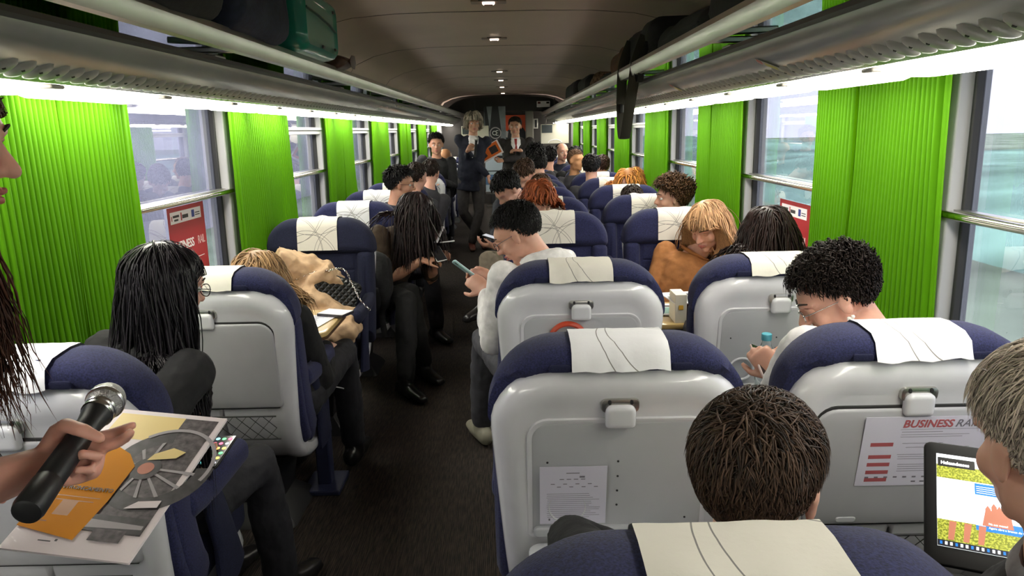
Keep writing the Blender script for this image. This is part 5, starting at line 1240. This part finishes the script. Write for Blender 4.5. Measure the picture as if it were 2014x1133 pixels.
for k, (y_, z_) in enumerate(((-.2, .23), (-.02, .05), (.22, .23), (.22, .06))):
    mb = MB(); panel(mb, .035, .014, .006, .006, [(0, .0), (.001, .005), (.004, .007)], lambda x, y, d: Vector((.203+d, y_+x, z_+y)), n=3, m=1); mb.build('foot_stud', blackpl, sc_)
mb = MB(); mb.tube([(.203, -.27, .185), (.209, -.1, .175), (.209, .1, .16), (.200, .27, .145)], [(.006, .004)]*4, 6); mb.build('shell_rib', mat('dark_teal', (.006, .06, .045), .4), sc_)
mb = MB(); mb.tube([(.1, .31, .09), (.1, .335, .09), (.1, .335, .19), (.1, .31, .19)], .008, 8); mb.build('handle', blackpl, sc_)
bag('travel_bag', 'dark navy soft bag next to the teal suitcase on the left rack', (-1.04, 2.76, zs), (.40, .60, .26), navyfab, 3)
bag('travel_bag', 'large black soft bag at the near end of the left rack', (-1.04, 1.98, zs), (.40, .84, .235), blackfab, 4)
o = bag('folded_bag', 'flat brown folded bag beyond the teal suitcase', (-1.0, 4.10, zs), (.36, .22, .07), mat('brown_leather_bag', (.05, .02, .012), .5), 5, .03, .008)
bag('travel_bag', 'black soft bag at the near end of the right rack', (.92, 2.45, zs), (.38, .80, .26), blackfab, 6)
bag('travel_bag', 'flat black bag on the right rack, second from the near end', (.92, 3.38, zs), (.38, .92, .13), blackfab, 7)
sb = bag('shoulder_bag', 'tall black shoulder bag on the right rack with its wide strap hanging down', (.93, 4.36, zs), (.40, .86, .22), blackfab, 8)
mb = MB()
pts = [Vector((-.20, .18, .16)), Vector((-.245, .20, .02)), Vector((-.250, .22, -.20)), Vector((-.247, .19, -.36)), Vector((-.245, .13, -.395)), Vector((-.243, .06, -.34)), Vector((-.246, -.16, -.12)), Vector((-.240, -.26, .02)), Vector((-.20, -.28, .14))]
mb.tube(_cat(pts, 7), [(.030, .003)]*57, 8, right=(1, 0, 0)); mb.build('strap', mat('olive_black_webbing', (.022, .02, .014), .8, bump=(200, .5)), sb)
mb = MB(); mb.box((-.250, .215, -.22), (.014, .075, .05)); mb.build('buckle', blackpl, sb, bevel=.004)
mb = MB(); mb.tube(_cat([Vector((-.20, -.36, .10)), Vector((-.24, -.38, .0)), Vector((-.245, -.42, -.06)), Vector((-.245, -.37, -.10)), Vector((-.245, -.30, -.03)), Vector((-.21, -.30, .06))], 6), [(.016, .003)]*31, 8, right=(1, 0, 0)); mb.build('carry_loop', blackfab, sb)
bag('folded_jacket', 'brown jacket bundled on the right rack beyond the shoulder bag', (.93, 5.35, zs), (.34, .60, .20), mat('rust_brown_cloth', (.085, .035, .015), .9, noise=(14, .5)), 9, .05, .035)
bag('travel_bag', 'low dark bag beyond the brown jacket on the right rack', (.93, 6.1, zs), (.34, .60, .10), blackfab, 10, .04, .02)
bag('knitted_scarf', 'light brown knitted heap on the right rack', (.90, 6.9, zs), (.30, .50, .14), mat('mottled_wool', (.16, .10, .06), .95, noise=(45, .8), bump=(60, .9, .02)), 11, .05, .03)
bag('travel_bag', 'dark rounded bag on the right rack, second from the far end', (.93, 7.8, zs), (.36, .85, .18), blackfab, 12)
bag('travel_bag', 'farthest dark bag on the right rack', (.93, 9.3, zs), (.36, 1.3, .22), blackfab, 13)

# ---------------------------------------------------------------- far end
bn = empty('banner', (-.27, 14.9, 0), 'tall grey and pale blue roll-up banner with a round emblem by the end door', 'banner')
gb = mat('banner_grey', (.17, .19, .21), .6, noise=(4, .3)); gd = mat('banner_dark', (.02, .022, .026), .6); gp = mat('banner_pale', (.42, .50, .58), .6)
it = [(rc(0, .80, .42, .86), 1), ([(.16, 1.66), (.28, 1.66), (.33, 1.2), (.30, .95), (.12, .97), (.10, 1.2)], 2), ([(.0, 1.66), (.05, 1.66), (.12, 1.10), (.02, 1.20)], 2)]
it += [(q, 3) for q in ringp(.215, 1.15, .095, .115)]+[(q, 2) for q in ringp(.215, 1.15, 0, .093)]
it += [(q, 4) for q in ringp(.195, 1.15, .03, .045, .8, 5.5, 12)]+[(rc(.225, 1.10, .012, .10), 4), (rc(.225, 1.19, .05, .012), 4), (rc(.225, 1.145, .04, .012), 4), (rc(.225, 1.10, .05, .012), 4)]
it += [(rc(0, .66, .42, .05), 2), (rc(0, .40, .42, .02), 2), (rc(0, .14, .42, .20), 5)]
s_ = sheet('banner_sheet', .42, 1.66, Matrix.Identity(4), gp, it, [gb, gd, pl, mat('banner_white', (.6, .6, .6), .6), mat('banner_blue', (.08, .16, .30), .6)], parent=bn, th=.003); s_.matrix_world = Matrix.Identity(4); s_.matrix_local = frame(Vector((-.21, 0, .30)), (1, 0, 0), (0, 0, 1))
MB().box((0, .02, .28), (.44, .08, .05)).box((0, .04, .14), (.05, .05, .28)).box((0, .03, .01), (.40, .2, .02)).build('banner_base', alu, bn)
rp_ = sheet('poster', .54, .75, frame(Vector((-.13, 15.52, 1.05)), (1, 0, 0), (0, 0, 1)), mat('orange_red_print', (.62, .075, .02), .5), [([(0, 0), (.54, 0), (.54, .30), (.42, .50), (.28, .42), (.12, .46), (0, .25)], 1), ([(.02, .32), (.10, .30), (.12, .42), (.05, .45)], 2)], [gd, pl], th=.004, label='orange and black printed panel on the end door behind the suited man', cat='poster')
def board(c, lb):
    e = empty('partition_board', c, lb, 'board'); mb = MB(); mb.box((0, 0, 0), (.50, .03, .34)); mb.build('panel', mat('cream_board', (.55, .52, .42), .5), e, bevel=.008)
    MB().box((-.14, -.018, .09), (.19, .01, .14)).build('dark_inset', mat('inset_dark', (.02, .03, .035), .3), e)
    mb = MB(); mb.tube([(-.10+.12*math.cos(a)+.1, -.018, -.16+.06*math.sin(a)) for a in np.linspace(.1, PI-.1, 15)], .006, 6); mb.build('arc_handle', paper, e)
    MB().tube([(0, 0, .17), (0, .02, .62)], .012, 8).build('hanger', blackpl, e)
    return e
board((.82, 13.5, 1.42), 'cream board with a dark inset hanging at the far right end'); board((-.62, 13.9, 1.42), 'cream board at the far left end, mostly behind the speaker')
e = empty('display_box', (.69, 15.0, 1.99), 'small white box with two dark displays high on the end bulkhead', 'box')
MB().box((0, 0, 0), (.26, .05, .115)).build('casing', paper, e, bevel=.006); MB().box((-.085, -.028, .025), (.055, .006, .035)).build('display', mat('dark_red_display', (.09, .015, .01), .3), e); MB().box((.085, -.028, .025), (.055, .006, .035)).build('display', scr_d, e)
e = empty('ticket_reader', (.547, 15.36, 1.62), 'narrow grey-framed device beside the door post at the far end', 'device'); MB().box((0, 0, 0), (.09, .04, .20)).build('casing', alu, e, bevel=.006); MB().box((0, -.022, .0), (.045, .006, .15)).build('face', gd, e)
MB().tube([(.72, 14.9, 1.60), (.73, 14.6, 1.75), (.9, 14.2, 1.86)], .012, 8).build('curved_grab_rail', alu, None)['label'] = 'curved grey grab rail near the far right rack end'; bpy.data.objects['curved_grab_rail']['category'] = 'rail'
